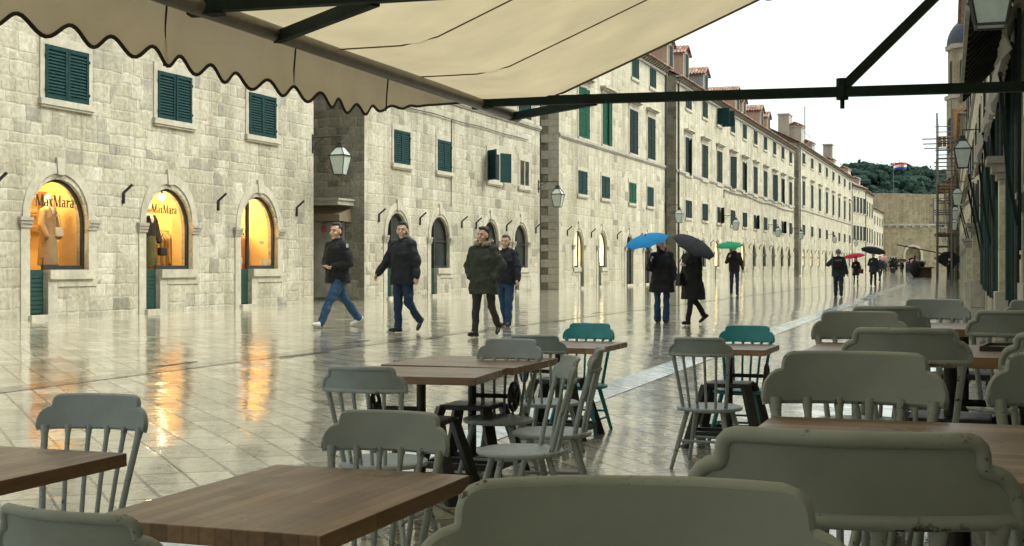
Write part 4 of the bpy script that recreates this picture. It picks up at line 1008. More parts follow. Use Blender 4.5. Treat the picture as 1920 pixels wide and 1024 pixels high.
# ------------------------------------------------------------------ café awning overhead
def awning():
    b = empty('cafe_awning', (0,0,0), 0, 'cream café awning with a scalloped valance over the tables', 'awning')
    s0, s1, Lf = -14.0, 7.78, 2.97  # far end lengthened unseen behind the camera to keep sky light off near chairs
    lw = lambda s: wallL(s)+.02
    def fz_(L, s):
        k = (s-s0)/(s1-s0)
        if L > 2.5: z = 2.355+.0*(L-2.5)
        else: z = 2.355+.44*(2.5-L)
        sag = -.030*math.sin(PI*max(0,min(1,(2.5-L)/3.4)))*(1+.6*math.sin(s*5.98))
        return z+sag+.006*math.sin(s*2.99)
    m = MB(); ns, nl = 150, 40
    for i in range(ns+1):
        s = s0+(s1-s0)*i/ns; off = (s-7.75)*.0237
        for j in range(nl+1):
            L = lw(s)+(Lf+off-lw(s))*j/nl
            m.v.append(S(s, L, fz_(L-off, s)))
    for i in range(ns):
        for j in range(nl): q = i*(nl+1)+j; m.f.append((q,q+1,q+nl+2,q+nl+1))
    m.build('canopy', M['canvas'], b, smooth=True)
    # stitched seams from wall to front bar
    sm = MB(); k = 0
    s = s1-1.05
    while s > s0:
        off = (s-7.75)*.0237
        pts = [S(s, lw(s)+(Lf+off-lw(s))*j/20, fz_(lw(s)+(Lf+off-lw(s))*j/20-off, s)-.006) for j in range(21)]
        sm.tube(pts, .0038, 5); s -= 1.05
    pts = [S(s1, lw(s1)+(Lf-lw(s1))*j/20, fz_(lw(s1)+(Lf-lw(s1))*j/20, s1)-.004) for j in range(21)]
    sm.tube(pts, .008, 6)
    sm.build('seam', M['seamcloth'], b)
    # valance
    v = MB(); t = MB(); n = 1100; pts = []
    def zb(s):
        fade = max(0,min(1,(s-6.1)/1.55)); return (2.105 + .028*(1-min(1,fade*1.6))*math.cos(2*PI*(s-3.64)/.232+PI))*(1-fade)+fade*2.325
    for i in range(n+1):
        s = s0+(s1-s0)*i/n; off = (s-7.75)*.0237; bl = .02*math.sin(s*4.2)+.008*math.sin(s*13)
        L = Lf+off+.035
        zt = 2.34
        zlow = zb(s)
        v.v += [S(s,L,zt), S(s,L+.012+bl*.5,zt*.5+zlow*.5), S(s,L+.01+bl,zlow)]; pts.append(S(s,L+.01+bl,zlow))
    for i in range(n):
        for j in range(2): q = i*3+j; v.f.append((q,q+3,q+4,q+1))
    vo = v.build('valance', M['valance'], b, smooth=True)
    t.tube(pts, .0075, 6); t.build('braid', M['trimcloth'], vo)
    s = 4.33
    while s < 6.6:
        q = MB(); off = (s-7.75)*.0237; q.tube([S(s,Lf+off+.03,2.33),S(s,Lf+off+.04,2.22),S(s,Lf+off+.045,zb(s))], .0042, 5); q.build('valance_seam', M['trimcloth'], vo); s += 1.05
    s = 3.28
    while s > s0:
        q = MB(); off = (s-7.75)*.0237; q.tube([S(s,Lf+off+.03,2.33),S(s,Lf+off+.045,zb(s))], .0042, 5); q.build('valance_seam', M['trimcloth'], vo); s -= 1.05
    m = MB(); m.tube([S(-14,Lf-21.75*.0237-.02,2.325),S(8.5,Lf+.018-.02,2.325)], .036, 12); m.build('front_tube', M['tubegrey'], b, smooth=True)
    for sa in (7.75, 4.5, .9, -3.0, -7):
        off = (sa-7.75)*.0237; a = MB(); wl = lw(sa)
        a.bar(S(sa,Lf+off,2.335),S(sa,wl,2.285),.05,.055)
        a.bar(S(sa+.62,Lf+off,2.31),S(sa+.03,Lf+off-.75,2.315),.035,.05); a.bar(S(sa-.02,Lf+off+.03,2.33),S(sa+.02,Lf+off-.1,2.335),.075,.075)
        o = a.build('awning_arm', M['darkgreen'], b)
        a = MB(); a.bar(S(sa,.756+off,2.325),S(sa,-.36+off,3.40),.05,.05); c = S(sa,.756+off,2.32)
        a.tube([c+V((0,0,-.06)),c+V((0,0,.06))], .035, 8); a.tube([c+V((0,0,-.11)),c+V((0,0,-.06))], .013, 8); a.build('stay', M['darkgreen'], o)
    m = MB(); m.box(-10.9,10.9,.0,.1,3.72,3.85); o = m.build('wall_rail', M['darkgreen'], None); o.matrix_world = Matrix.Translation(SR(-3.1,0,0)) @ Matrix.Rotation(RA,4,'Z'); o.parent = b
awning()

# ------------------------------------------------------------------ chairs
def make_chair(label, mat):
    r = empty('cafe_chair', (0,0,0), 0, label, 'chair')
    m = MB()                                   # seat: slightly dished round board
    N = 40; prof = [(.0,.400),(.10,.401),(.165,.405),(.198,.408),(.211,.402),(.214,.392),(.208,.382),(.16,.374),(.0,.372)]
    for rr,z in prof:
        for k in range(N): t = 2*PI*k/N; m.v.append(V((rr*math.cos(t), rr*1.03*math.sin(t), z)))
    for i in range(len(prof)-1):
        for k in range(N): m.f.append((i*N+k,i*N+(k+1)%N,(i+1)*N+(k+1)%N,(i+1)*N+k))
    m.build('seat', mat, r, smooth=True)
    cy = lambda x, h: -.262+.060*(x/.206)**2 - .17*h
    Z0 = .749
    half = [(0,.109),(.06,.1095),(.115,.109),(.143,.1085),(.153,.105),(.1585,.099),(.161,.090),(.1615,.078),(.164,.0715),(.170,.069),(.180,.066),(.190,.059),(.199,.047),(.205,.030),(.2065,.012),(.205,.0)]
    top = [(-x,z) for x,z in reversed(half[1:])] + half
    P = lambda x,h,d: V((x, cy(x,h)+d, Z0+h))
    m = MB(); T = .0075
    for d in (T,-T):
        for x,h in top: m.v += [P(x,h,d), P(x,0,d)]
    n = len(top)
    for i in range(n-1):
        for o in (0,2*n): m.f.append((o+2*i,o+2*i+1,o+2*i+3,o+2*i+2))
        m.f.append((2*i,2*i+2,2*n+2*i+2,2*n+2*i)); m.f.append((2*i+1,2*n+2*i+1,2*n+2*i+3,2*i+3))
    loop = [P(x*.985,h-.003,-.005) for x,h in top] + [P(.197-.394*k/14,.002,-.005) for k in range(15)]
    m.tube(loop, .0108, 12, closed=True)
    npan = 4*(n-1)
    o = m.build('crest_rail', mat, r, smooth=True, angle=50); o.data.materials.append(M['chairpanel' if mat == M['chair'] else 'bluepanel'])
    for p in o.data.polygons:
        if p.index < npan: p.material_index = 1
    for i,x in enumerate((-.182,-.109,-.036,.036,.109,.182)):
        out = i in (0,5); xb = x*.76; yb = -math.sqrt(max(0,.185**2-xb*xb))*1.0
        a, c = V((xb,yb,.385)), P(x,.006,0); 
        m = MB(); m.tube([a, a.lerp(c,.5)+V((0,.004,0)), a.lerp(c,.9), c], [.0125,.0115,.0125,.017] if out else [.009,.0085,.009,.0135], 10); m.build('spindle', mat, r, smooth=True)
    ft = {}
    for sx in (-1,1):
        for sy in (-1,1):
            a, c = V((sx*.115,sy*.115,.385)), V((sx*.20,sy*.215,0)); ft[(sx,sy)] = (a,c)
            m = MB(); m.tube([a,a.lerp(c,.45),c], [.0165,.016,.0115], 10); m.build('leg', mat, r, smooth=True)
    at = lambda k,f: k[0].lerp(k[1],f)
    for sx in (-1,1): m = MB(); m.tube([at(ft[(sx,-1)],.62),at(ft[(sx,1)],.62)], .0085, 8); m.build('stretcher', mat, r, smooth=True)
    for sy in (-1,1): m = MB(); m.tube([at(ft[(-1,sy)],.50 if sy < 0 else .54),at(ft[(1,sy)],.50 if sy < 0 else .54)], .0085, 8); m.build('stretcher', mat, r, smooth=True)
    return r
proto = {'g': make_chair('', M['chair']), 'b': make_chair('', M['blue'])}; used = {}
def chair(kind, x, Z, face, label, zf=0.0, sc=1.0, grp='grey café chairs', ):
    o = proto[kind] if kind not in used else copy_tree(proto[kind]); used[kind] = 1
    f = V((face[0],face[1],0)).normalized(); c = V(((x-960)/2500*Z, Z, 0))
    o.location = c + f*.262*sc + V((0,0,zf)); o.rotation_euler = (0,0,math.atan2(f.y,f.x)-PI/2); o.scale = (sc,)*3
    o['label'] = label; o['group'] = grp
    return o
u_, un_ = (.333,.943), (-.333,-.943)
TZ = .25
LK = .94                                    # the street-side tables and chairs are a little smaller
chair('g', 185, 4.72*LK, (-.20,-.98), 'grey chair behind the left-edge table, bright wet paving through its spindles', GL, LK)
chair('g', 118, 2.49*LK, (.42,.91), 'grey chair at the bottom left corner, cut by the photo edge', GL, LK)
chair('g', 675, 6.03*LK, (.30,.95), 'grey chair backing onto the near side of the split double table', GL, LK)
chair('g', 733, 4.16*LK, (-.30,-.95), 'grey chair facing the near wooden table from behind it', GL, LK)
chair('g', 960, 8.25*LK, (-.31,-.95), 'grey chair facing the far half of the double table', GL, LK)
chair('g', 1001, 8.75*LK, (.36,.93), 'grey chair half hidden behind the one facing the double table', GL, LK)
chair('b', 1107, 10.5*LK, (-.36,-.93), 'teal chair behind the middle table, left of the two teal chairs', GL, LK, 'teal café chairs')
chair('g', 1073, 6.68*LK, (-.985,-.17), 'grey chair seen side-on, nearer of the two beside the double table', GL, LK)
chair('g', 1124, 7.36*LK, (-.97,.05), 'grey chair seen side-on, farther of the two beside the double table', GL, LK)
chair('g', 1310, 8.44*LK, (.40,.92), 'grey chair standing alone with its back to us before the small table', GL, LK)
chair('b', 1402, 10.1*LK, (-.36,-.93), 'teal chair at the small table beside the lone grey chair', GL, LK, 'teal café chairs')
chair('g', 1187, 1.275, (-.08,-.997), 'nearest grey chair back with chipped paint at the bottom middle', TZ)
chair('g', 1593, 1.665, (.25,.97), 'large rimmed grey chair back in front of the big right table', TZ)
chair('g', 1602, 3.17, (-.30,-.95), 'grey chair facing us across the big right table', TZ)
chair('g', 1697, 4.39, (.32,.95), 'rimmed grey chair back before the second right table', TZ)
chair('g', 1612, 5.96, (-.22,-.97), 'grey chair facing us across the second right table, farthest left on the terrace', TZ)
chair('g', 1662, 6.75, (.33,.94), 'dark grey chair back half hidden on the terrace, before the third right table', TZ)
chair('g', 1752, 8.15, (-.33,-.94), 'grey chair facing us behind the third right table', TZ)
chair('g', 1902, 6.1, (.33,.94), 'rimmed grey chair back at the right edge before the third right table', TZ)
chair('g', 2030, 3.1, (-.33,-.94), 'grey chair cut by the right edge, facing us at the big right table', TZ)
chair('g', 2012, 4.05, (.33,.94), 'grey chair back cut by the right edge at the second right table', TZ)
chair('g', 1950, 7.9, (-.33,-.94), 'farthest grey chair at the right edge under the green shutters', TZ)

# ------------------------------------------------------------------ tables
def table(label, c, w, d, wood, zf=0.0, wheel=1, rz=None, stands=(0,), grp='wooden café tables', sc=1.0):
    rz = ANG-PI/2 if rz is None else rz
    r = empty('cafe_table', (c[0],c[1],zf), rz, label, 'table', grp)
    H, T = .733, .042; r.scale = (sc,)*3
    m = MB(); m.box(-w/2,w/2,-d/2,d/2,H-T,H); m.build('tabletop', M[wood], r, bevel=.0035, seg=2)
    for sx in stands:
        m = MB(); m.tube([(sx,0,.02),(sx,0,H-T)], .026, 14); p = m.build('column', M['black'], r, smooth=True)
        m = MB(); m.box(sx-.17,sx+.17,-.12,.12,H-T-.012,H-T-.0005); m.build('top_plate', M['black'], p)
        s = MB(); s.box(sx-.155,sx+.155,-.155,.155,.445,.475)
        q = [(sx-.155,-.155),(sx+.155,-.155),(sx+.155,.155),(sx-.155,.155)]
        for x,y in q:
            k = 1.72; a = V((x*.93+sx*.07,y*.93,.46)); e = V((sx+(x-sx)*k,y*k,0)); s.bar(a,e,.066,.045)
        for i in range(4):
            f = .74; k = .93+(1.72-.93)*f; p0 = V((sx+(q[i][0]-sx)*k,q[i][1]*k,.46*(1-f))); j = (i+1)%4; p1 = V((sx+(q[j][0]-sx)*k,q[j][1]*k,.46*(1-f))); s.bar(p0,p1,.03,.04)
        s.bar((sx-.23,0,.12),(sx+.23,0,.12),.03,.04)
        s.build('stand', M['black'], r, bevel=.006)
        dr = wheel; h = MB(); c0 = V((sx+dr*.27,0,.525))
        h.tube([(sx,0,.525),(sx+dr*.29,0,.525)], .014, 8)
        ring = [c0+V((0,.082*math.cos(2*PI*k/24),.082*math.sin(2*PI*k/24))) for k in range(24)]; h.tube(ring, .0115, 8, closed=True)
        for k in range(4): a = PI*k/2+.4; h.bar(c0, c0+V((0,.08*math.cos(a),.08*math.sin(a))), .014, .018, up=(1,0,0))
        h.ell(c0,(.02,.024,.024)); h.build('handwheel', M['black'], r, smooth=True)
    return r
def tab(FR, w, d):   # centre of a table from its near right corner
    return (FR[0]-.943*w/2+.333*d/2, FR[1]+.333*w/2+.943*d/2)
table('near wooden table at the bottom left, largest tabletop in view', tab((-.415*LK,2.89*LK),.61*LK,.89*LK), .61, .89, 'woodY', GL, sc=LK)
table('wooden table cut by the left edge of the photo', tab((-1.50*LK,3.33*LK),.63*LK,.89*LK), .63, .89, 'woodY', GL, sc=LK)
table('near half of the split double table', tab((-.235*LK,6.93*LK),.80*LK,.66*LK), .80, .66, 'woodX', GL, -1, ANG-PI/2+.10, sc=LK)
table('far half of the split double table, with its handwheel on the right', tab((.012*LK,7.64*LK),.84*LK,.84*LK), .84, .84, 'woodX', GL, 1, sc=LK)
table('middle table in front of the left teal chair', tab((.60*LK,9.42*LK),.84*LK,.86*LK), .84, .86, 'woodX', GL, -1, sc=LK)
table('small table between the lone grey chair and the right teal chair', tab((1.75*LK,9.23*LK),.62*LK,.70*LK), .62, .70, 'woodX', GL, 1, sc=LK)
def tabL(BL, w, d): return (BL[0]+.943*w/2-.333*d/2, BL[1]-.333*w/2-.943*d/2)
table('big right table behind the large rimmed chair back', tabL((.583,2.99),1.5,.80), 1.5, .80, 'woodX', TZ, 1, None, (-.35,.4))
table('second right table holding a small dark tray', tabL((1.36,5.87),1.5,.80), 1.5, .80, 'woodX', TZ, 1, None, (-.2,.45))
table('third right table, the farthest on the terrace', tabL((2.12,7.95),1.5,.75), 1.5, .75, 'woodX', TZ, 1, None, (-.2,.45))
b = empty('tray', (2.0,5.33,TZ+.733), ANG-PI/2-.1, 'small dark grey tray lying on the second right table', 'tray')
m = MB(); m.box(-.1,.1,-.13,.13,0,.008); m.build('base', M['tubegrey'], b)
m = MB()
for x0,x1,y0,y1 in ((-.11,.11,-.14,-.13),(-.11,.11,.13,.14),(-.11,-.1,-.13,.13),(.1,.11,-.13,.13)): m.box(x0,x1,y0,y1,0,.02)
m.build('rim', M['black'], b)

# ------------------------------------------------------------------ people
def cloth(name, c, rough=.85, var=.3): 
    t = NT(name); vec = t.coord(); n = t.noise(vec, 7, 4); f = t.noise(vec, 60, 2)
    t.set(Base_Color=t.mix(1, tuple(c), t.ramp(n, [(.3,1-var),(.7,1.+var)]), 'MULTIPLY'), Roughness=rough, Normal=t.bump(t.math('MULTIPLY_ADD', f, .15, n), .5, .03)); return t.m
C = dict(navy=cloth('navy_cloth',(.008,.011,.018)), black=cloth('black_cloth',(.006,.007,.009)), jean=cloth('blue_denim',(.014,.055,.125)), djean=cloth('dark_denim',(.007,.026,.065)), olive=cloth('olive_cloth',(.030,.036,.024)),
     dolive=cloth('dark_olive_cloth',(.022,.027,.022)), fur=cloth('beige_fur',(.28,.24,.18),.95,.6), white=cloth('white_leather',(.62,.62,.6),.5,.1), blk=cloth('black_leather',(.008,.008,.009),.4), bluegrey=cloth('blue_grey_cloth',(.02,.028,.04)),
     grey=cloth('grey_cloth',(.13,.13,.13)), hairb=cloth('dark_hair',(.010,.008,.007),.6), hairg=cloth('grey_hair',(.07,.068,.065),.6), hairbr=cloth('brown_hair',(.03,.016,.01),.6), skin=plain('skin',(.60,.385,.285),.55,.12,12,.1), eye=plain('eye_dark',(.02,.016,.014),.3), brown=cloth('brown_cloth',(.06,.035,.025)))
def wrinkle(o, amp, sc):
    me = o.data; N = [v.normal.copy() for v in me.vertices]; P = [v.co.copy() for v in me.vertices]; q = V((3.1,1.7,9.2)); out = []
    for p, n in zip(P, N): out.extend(p + n*(amp*noise.noise(p*sc+q)))
    me.vertices.foreach_set('co', out); me.update()
def person(pos, face, H, label, legs, arms, top='navy', hem=.84, legc='jean', shoe='blk', hair='hairb', vox=.010, lean=0.03, hy=0.0, hood=None, flare=0.0, legw=1.0, collar=True, bulk=1.0, hands=True, pocket=False, hat=None, longhair=False, bootcut=0):
    k = H/1.8; r = empty('person', (0,0,0), 0, label, 'person', 'people walking in the street'); near = vox < .012
    f = V((face[0],face[1],0)).normalized(); r.rotation_euler = (0,0,math.atan2(f.y,f.x)-PI/2); r.scale = (k,k,k)
    J = {}; mz = 9
    for sd,(p,kn,fp) in zip((-1,1),legs):
        p, kn, fp = math.radians(p), math.radians(kn), math.radians(fp)
        hip = V((sd*.088,0,.95)); knee = hip+V((sd*.012,math.sin(p),-math.cos(p)))*.45; q = p-kn; ank = knee+V((-sd*.01,math.sin(q),-math.cos(q)))*.42
        df = V((sd*.16,math.cos(fp),math.sin(fp))).normalized(); dn = df.cross(V((1,0,0))).normalized(); dn = dn if dn.z < 0 else -dn
        heel = ank-df*.055+dn*.06; toe = ank+df*.175+dn*.06
        J[sd] = [hip,knee,ank,heel,toe,df,dn]; mz = min(mz, heel.z, toe.z)
    dz = V((0,0,-mz+.018))
    for sd in (-1,1): J[sd][:5] = [p+dz for p in J[sd][:5]]
    b0 = dz.z
    def U(x,y,z): return V((x, y+(z-.95)*lean, z+b0))
    A = {}
    for sd,a in zip((-1,1),arms):
        p, ab, e, iw = [math.radians(t) for t in a]
        sh = U(sd*.185,0,1.45); el = sh+V((sd*math.sin(ab),math.sin(p)*math.cos(ab),-math.cos(p)*math.cos(ab)))*.295
        q = p+e; wr = el+V((sd*math.sin(ab-iw),math.sin(q)*math.cos(ab-iw),-math.cos(q)*math.cos(ab-iw)))*.255
        A[sd] = (sh,el,wr,(wr-el).normalized())
    HR = Matrix.Rotation(hy,3,'Z'); hc = U(0,.018,1.68)
    HS = 1.12; h_ = lambda x,y,z: hc+HR @ V((x,y,z))*HS
    ell0 = MB.ell
    HE = lambda mb,c,r,*a: mb.ell(c,tuple(q*HS for q in r),*a)
    m = MB()                                            # body: one continuous surface
    HE(m,h_(0,-.008,.025),(.077,.095,.10),HR); m.limb(h_(0,.025,-.045),h_(0,.04,-.075),.058,.042); m.limb(h_(0,-.02,-.05),U(0,-.015,1.46),.055,.062)
    m.limb(h_(0,.088,.012),h_(0,.108,-.022),.011,.017); HE(m,h_(0,.088,-.052),(.026,.012,.008),HR); HE(m,h_(0,.085,-.066),(.024,.012,.008),HR); HE(m,h_(0,.078,.038),(.052,.018,.010),HR); HE(m,h_(0,.072,-.10),(.026,.022,.018),HR)
    for sd in (-1,1): HE(m,h_(sd*.078,-.005,-.005),(.010,.022,.034),HR); HE(m,h_(sd*.04,.068,-.03),(.024,.022,.02),HR)
    m.loft([tuple(U(0,0,z))+(rx,ry) for z,rx,ry in ((.88,.13,.085),(1.0,.13,.085),(1.15,.12,.08),(1.32,.14,.085),(1.42,.13,.07),(1.49,.07,.055))])
    for sd in (-1,1):
        hip,knee,ank,heel,toe,df,dn = J[sd]; m.limb(hip,knee,.062,.042); m.limb(knee,ank,.042,.034); m.limb(ank,toe-df*.03,.036,.026)
        sh,el,wr,d = A[sd]; m.limb(sh,el,.040,.034); m.limb(el,wr,.034,.026)
        if near and hands:
            sidev = V((0,1,0)); sidev = (sidev-d*sidev.dot(d)); sidev = sidev.normalized() if sidev.length > .1 else V((0,0,1)); nrm = d.cross(sidev).normalized()
            inn = nrm if nrm.x*sd < 0 else -nrm
            for i,(o_,ln,r_) in enumerate(((-.030,.062,.0085),(-.010,.076,.0095),(.011,.080,.0095),(.031,.070,.0095))):
                a0 = wr+d*.075+sidev*o_; a1 = a0+d*ln*.45+inn*.012; a2 = a1+d*ln*.22+inn*ln*.4; m.limb(wr+d*.02+sidev*o_*.7,a0,.014,.0115,8); m.limb(a0,a1,r_+.001,r_,8); m.limb(a1,a2,r_,r_*.85,8)
            t0 = wr+d*.025+sidev*.028; t1 = t0+d*.03+sidev*.028+inn*.012; m.limb(t0,t1,.015,.012,8); m.limb(t1,t1+d*.034+inn*.008,.011,.009,8)
        elif not pocket: m.limb(wr+d*.03,wr+d*.11,.036,.03)
    body = remesh(m, 'body', C['skin'], r, vox*.85 if near else vox, 2)
    if near:
        m = MB()
        for sd in (-1,1): m.ell(h_(sd*.031,.082,.018),(.013,.009,.006),HR,8,5); m.limb(h_(sd*.018,.09,.036),h_(sd*.05,.078,.036),.005,.004,6)
        m.build('eyes_and_brows', C['eye'], body, smooth=True)
    # trousers
    m = MB(); m.loft([tuple(U(0,-.005,z))+(rx*bulk,ry*bulk) for z,rx,ry in ((.80,.10,.08),(.86,.165,.115),(.95,.17,.125),(1.04,.16,.115))])
    for sd in (-1,1):
        hip,knee,ank,heel,toe,df,dn = J[sd]; m.limb(hip+V((0,0,-.02)),knee,.092*legw,.066*legw); m.limb(knee,ank+V((0,0,-.015)),.064*legw,(.052+bootcut)*legw)
    o = remesh(m, 'trousers', C[legc], r, max(vox,.011), 3); wrinkle(o, .016, 9); (wrinkle(o, .008, 21) if near else None)
    # shoes
    for sd in (-1,1):
        hip,knee,ank,heel,toe,df,dn = J[sd]; m = MB()
        m.limb(heel-dn*.022+df*.01,toe-df*.03-dn*.018,.040,.034); m.limb(toe-df*.08-dn*.016,toe-dn*.012,.042,.028); m.limb(ank,ank+df*.06-dn*-.03,.046,.036)
        so_ = remesh(m, 'shoe', C[shoe], r, max(vox,.010), 2)
    # jacket or coat
    m = MB(); B = bulk
    secs = [(hem,(.195+flare)*B,(.145+flare)*B),((hem+1.0)/2,(.195+flare*.6)*B,(.145+flare*.5)*B),(1.02,.19*B,.142*B),(1.15,.19*B,.14*B),(1.32,.205*B,.142*B),(1.42,.19*B,.122*B),(1.49,.125,.095),(1.535,.08,.08)]
    m.loft([tuple(U(0,.0,z))+(rx,ry) for z,rx,ry in secs])
    if collar: m.loft([tuple(U(0,-.004,z))+(rx,ry) for z,rx,ry in ((1.47,.088,.09),(1.53,.078,.085),(1.575,.078,.084))])
    for sd in (-1,1):
        sh,el,wr,d = A[sd]; m.limb(sh+V((-sd*.02,0,-.005)),el,.078*B,.066*B); m.limb(el,wr-d*.01,.064*B,.05*B)
    if hood: m.limb(U(-.07,-.075,1.50),U(.07,-.075,1.50),.062,.062); m.limb(U(0,-.11,1.44),U(0,-.09,1.52),.07,.06)
    o = remesh(m, 'coat' if hem < .7 else 'jacket', C[top], r, max(vox,.011), 4); wrinkle(o, .022 if near else .012, 8); (wrinkle(o, .009, 19) if near else None)
    if hood == 'fur':
        m = MB(); rr = random.Random(5)
        for i in range(15):
            a = PI*(.12+.0)+ (2*PI-.24*PI)*i/14 - PI/2*0; x, y = .125*math.sin(a+PI), -.02+.115*math.cos(a+PI)*-1
            m.ell(U(x+rr.uniform(-.01,.01), -.035-.10*math.cos(a), 1.545+.035*math.cos(a)+rr.uniform(-.01,.01)) if False else U(.135*math.cos(a-PI/2+PI), .0+.115*math.sin(a-PI/2+PI)*1.0-.02, 1.535+.03*(1-math.sin(a-PI/2+PI))), (.040,.040,.038), None, 8, 5)
        o = remesh(m, 'fur_trim', C['fur'], r, .010, 1); wrinkle(o, .03, 45)
    # hair or hat
    m = MB()
    if hat:
        HE(m,h_(0,-.01,.055),(.092,.112,.09),HR); HE(m,h_(0,.01,.045),(.12,.15,.012),HR); remesh(m, 'hat', C[hat], r, vox, 2)
    else:
        HE(m,h_(0,-.031,.050),(.083,.093,.092),HR); HE(m,h_(0,-.045,.0),(.076,.07,.09),HR); HE(m,h_(0,.03,.108),(.056,.050,.025),HR)
        if longhair: m.limb(h_(-.05,-.04,-.02),h_(-.07,-.0,-.2),.05,.04); m.limb(h_(.05,-.04,-.02),h_(.07,-.0,-.2),.05,.04); m.limb(h_(0,-.06,-.02),h_(0,-.07,-.22),.07,.05)
        o = remesh(m, 'hair', C[hair], r, vox, 2); wrinkle(o, .012, 38)
    r.location = pos
    return r, {sd: r.matrix_basis.copy() @ (A[sd][2]+A[sd][3]*.06) for sd in (-1,1)}, {sd: r.matrix_basis @ A[sd][2] for sd in (-1,1)}, r.matrix_basis @ hc
def at(x, Z, dz=0.0):
    X = (x-960)/2500*Z; s = X*UX+Z*UY; L = -X*UY+Z*UX
    return V((X, Z, ground_z(L,s)+dz))
W1 = ((26,5,10),(-24,14,-22))                 # stride, left leg forward
W2 = ((-22,16,-24),(24,5,8))
man1,_,_,_ = person(at(634,24.2), (-.66,-.75), 2.0, 'man in a black jacket, blue jeans and white shoes striding left', ((34,6,10),(-30,16,-24)), ((-4,18,72,62),(-2,18,74,66)), 'black', .85, 'jean', 'white', 'hairb', .0095, .04, .2, bulk=1.2, legw=1.16)
m = MB(); m.box(-.018,.018,-.006,.006,-.03,.03); o = m.build('sleeve_patch', C['white'], man1); o.location = (-.285,.055,1.33); o.rotation_euler = (0,0,.9)
person(at(757,22.3), (-.60,-.80), 1.82, 'man in a dark hooded parka and dark jeans walking left, second from the left', ((-1,44,-44),(5,6,4)), ((-6,14,18,0),(16,20,14,0)), 'navy', .80, 'djean', 'blk', 'hairb', .0095, .03, .5, 'plain', bulk=1.26, legw=1.16)
person(at(907,20.9), (-.42,-.91), 1.71, 'man in an olive parka with a fur-trimmed hood, hands in his pockets', ((-14,26,-30),(12,6,6)), ((-14,24,50,44),(-14,24,50,44)), 'olive', .72, 'dolive', 'blk', 'hairb', .0095, .02, -.12, 'fur', .015, 1.02, bulk=1.24, hands=False, pocket=True)
person(at(949,24.4), (-.40,-.92), 1.66, 'grey-haired man in a navy jacket and blue jeans behind the olive parka', ((10,8,4),(-8,12,-8)), ((8,14,16,0),(-6,18,14,0)), 'navy', .86, 'jean', 'blk', 'hairg', .0095, .02, .1, 'plain', bulk=1.25, legw=1.2)
def umbrella(grip, apex, R, mat, label, n=8, seen='near', rise=.22):
    grip, apex = V(grip), V(apex); ax = (apex-grip).normalized()
    b = empty('umbrella', (0,0,0), 0, label, 'umbrella', 'umbrellas held open in the rain')
    Q = V((0,0,1)).rotation_difference(ax); b.rotation_mode = 'QUATERNION'; b.rotation_quaternion = Q; b.location = grip; Ln = (apex-grip).length
    prof = lambda t: (R*math.sin(t*PI*.40)/math.sin(PI*.40), Ln-R*rise*2.0*(1-math.cos(t*PI*.40))/(1-math.cos(PI*.40))*.62)
    m = MB(); sub = 6; N = n*sub; K = 8
    m.v.append(V((0,0,Ln)))
    for i in range(1,K+1):
        r_, z_ = prof(i/K)
        for k in range(N):
            a = 2*PI*k/N; f = (k%sub)/sub; sag = 4*f*(1-f)
            q = r_*(1-.075*sag*(i/K)); m.v.append(V((q*math.cos(a), q*math.sin(a), z_+.012*sag*(i/K))))
    for k in range(N): m.f.append((0,1+k,1+(k+1)%N))
    for i in range(K-1):
        for k in range(N): m.f.append((1+i*N+k,1+(i+1)*N+k,1+(i+1)*N+(k+1)%N,1+i*N+(k+1)%N))
    o = m.build('canopy', mat, b, smooth=True, angle=14)
    m = MB(); m.tube([(0,0,-.02),(0,0,Ln+.05)], .008, 6); m.build('shaft', M['iron'], b)
    m = MB(); m.tube([(0,0,-.1),(0,0,.06)], .016, 8); m.build('handle', M['black'], b)
    if seen == 'near':
        for k in range(n):
            a = 2*PI*k/n; m = MB(); m.tube([V((prof(i/6)[0]*.99*math.cos(a),prof(i/6)[0]*.99*math.sin(a),prof(i/6)[1]-.008)) for i in range(7)]+[V((R*1.03*math.cos(a),R*1.03*math.sin(a),prof(1)[1]-.012))], .004, 4); m.build('rib', M['iron'], b)
    return b
def fab(n, c, tr=.35): return cloth_trans(n, c, tr, 5)
UB, UK, UG, UR, UN, UPK, UBR = fab('blue_umbrella_cloth',(.02,.34,.80),.4), fab('black_umbrella_cloth',(.018,.024,.030),.1), fab('green_umbrella_cloth',(.0,.30,.14),.35), fab('red_umbrella_cloth',(.50,.03,.09),.35), fab('navy_umbrella_cloth',(.016,.022,.04),.1), fab('pink_umbrella_cloth',(.55,.25,.33),.35), fab('brown_umbrella_cloth',(.08,.07,.06),.15)
pp, hd, wr, hc = person(at(1241,26.2), (-.10,-.99), 1.64, 'woman in a black coat and flared jeans under the bright blue umbrella', ((2,4,2),(-3,6,0)), ((10,10,8,0),(12,16,118,22)), 'black', .66, 'jean', 'blk', 'hairbr', .011, .0, .5, None, .04, 1.0, longhair=True, bootcut=.03, bulk=1.2)
umbrella(hd[1], hd[1]+V((-.12,-.12,.44)), .44, UB, 'bright blue umbrella tilted over the woman in flared jeans')
pp, hd, wr, hc = person(at(1299,25.2), (-.80,-.60), 1.64, 'woman in a long black coat and boots under the dark grey umbrella', ((20,10,6),(-20,22,-34)), ((15,12,100,40),(-5,12,30,10)), 'black', .56, 'black', 'blk', 'hairb', .011, .03, 0, 'plain', .045, 1.0, bulk=1.2)
umbrella(hd[-1], hd[-1]+V((.20,-.20,.42)), .44, UK, 'dark grey umbrella tilted towards us over the woman in the long coat')
b = empty('shoulder_bag', at(1276,25.0)+V((0,0,.74)), .9, 'black shoulder bag at the side of the woman in the long coat', 'bag')
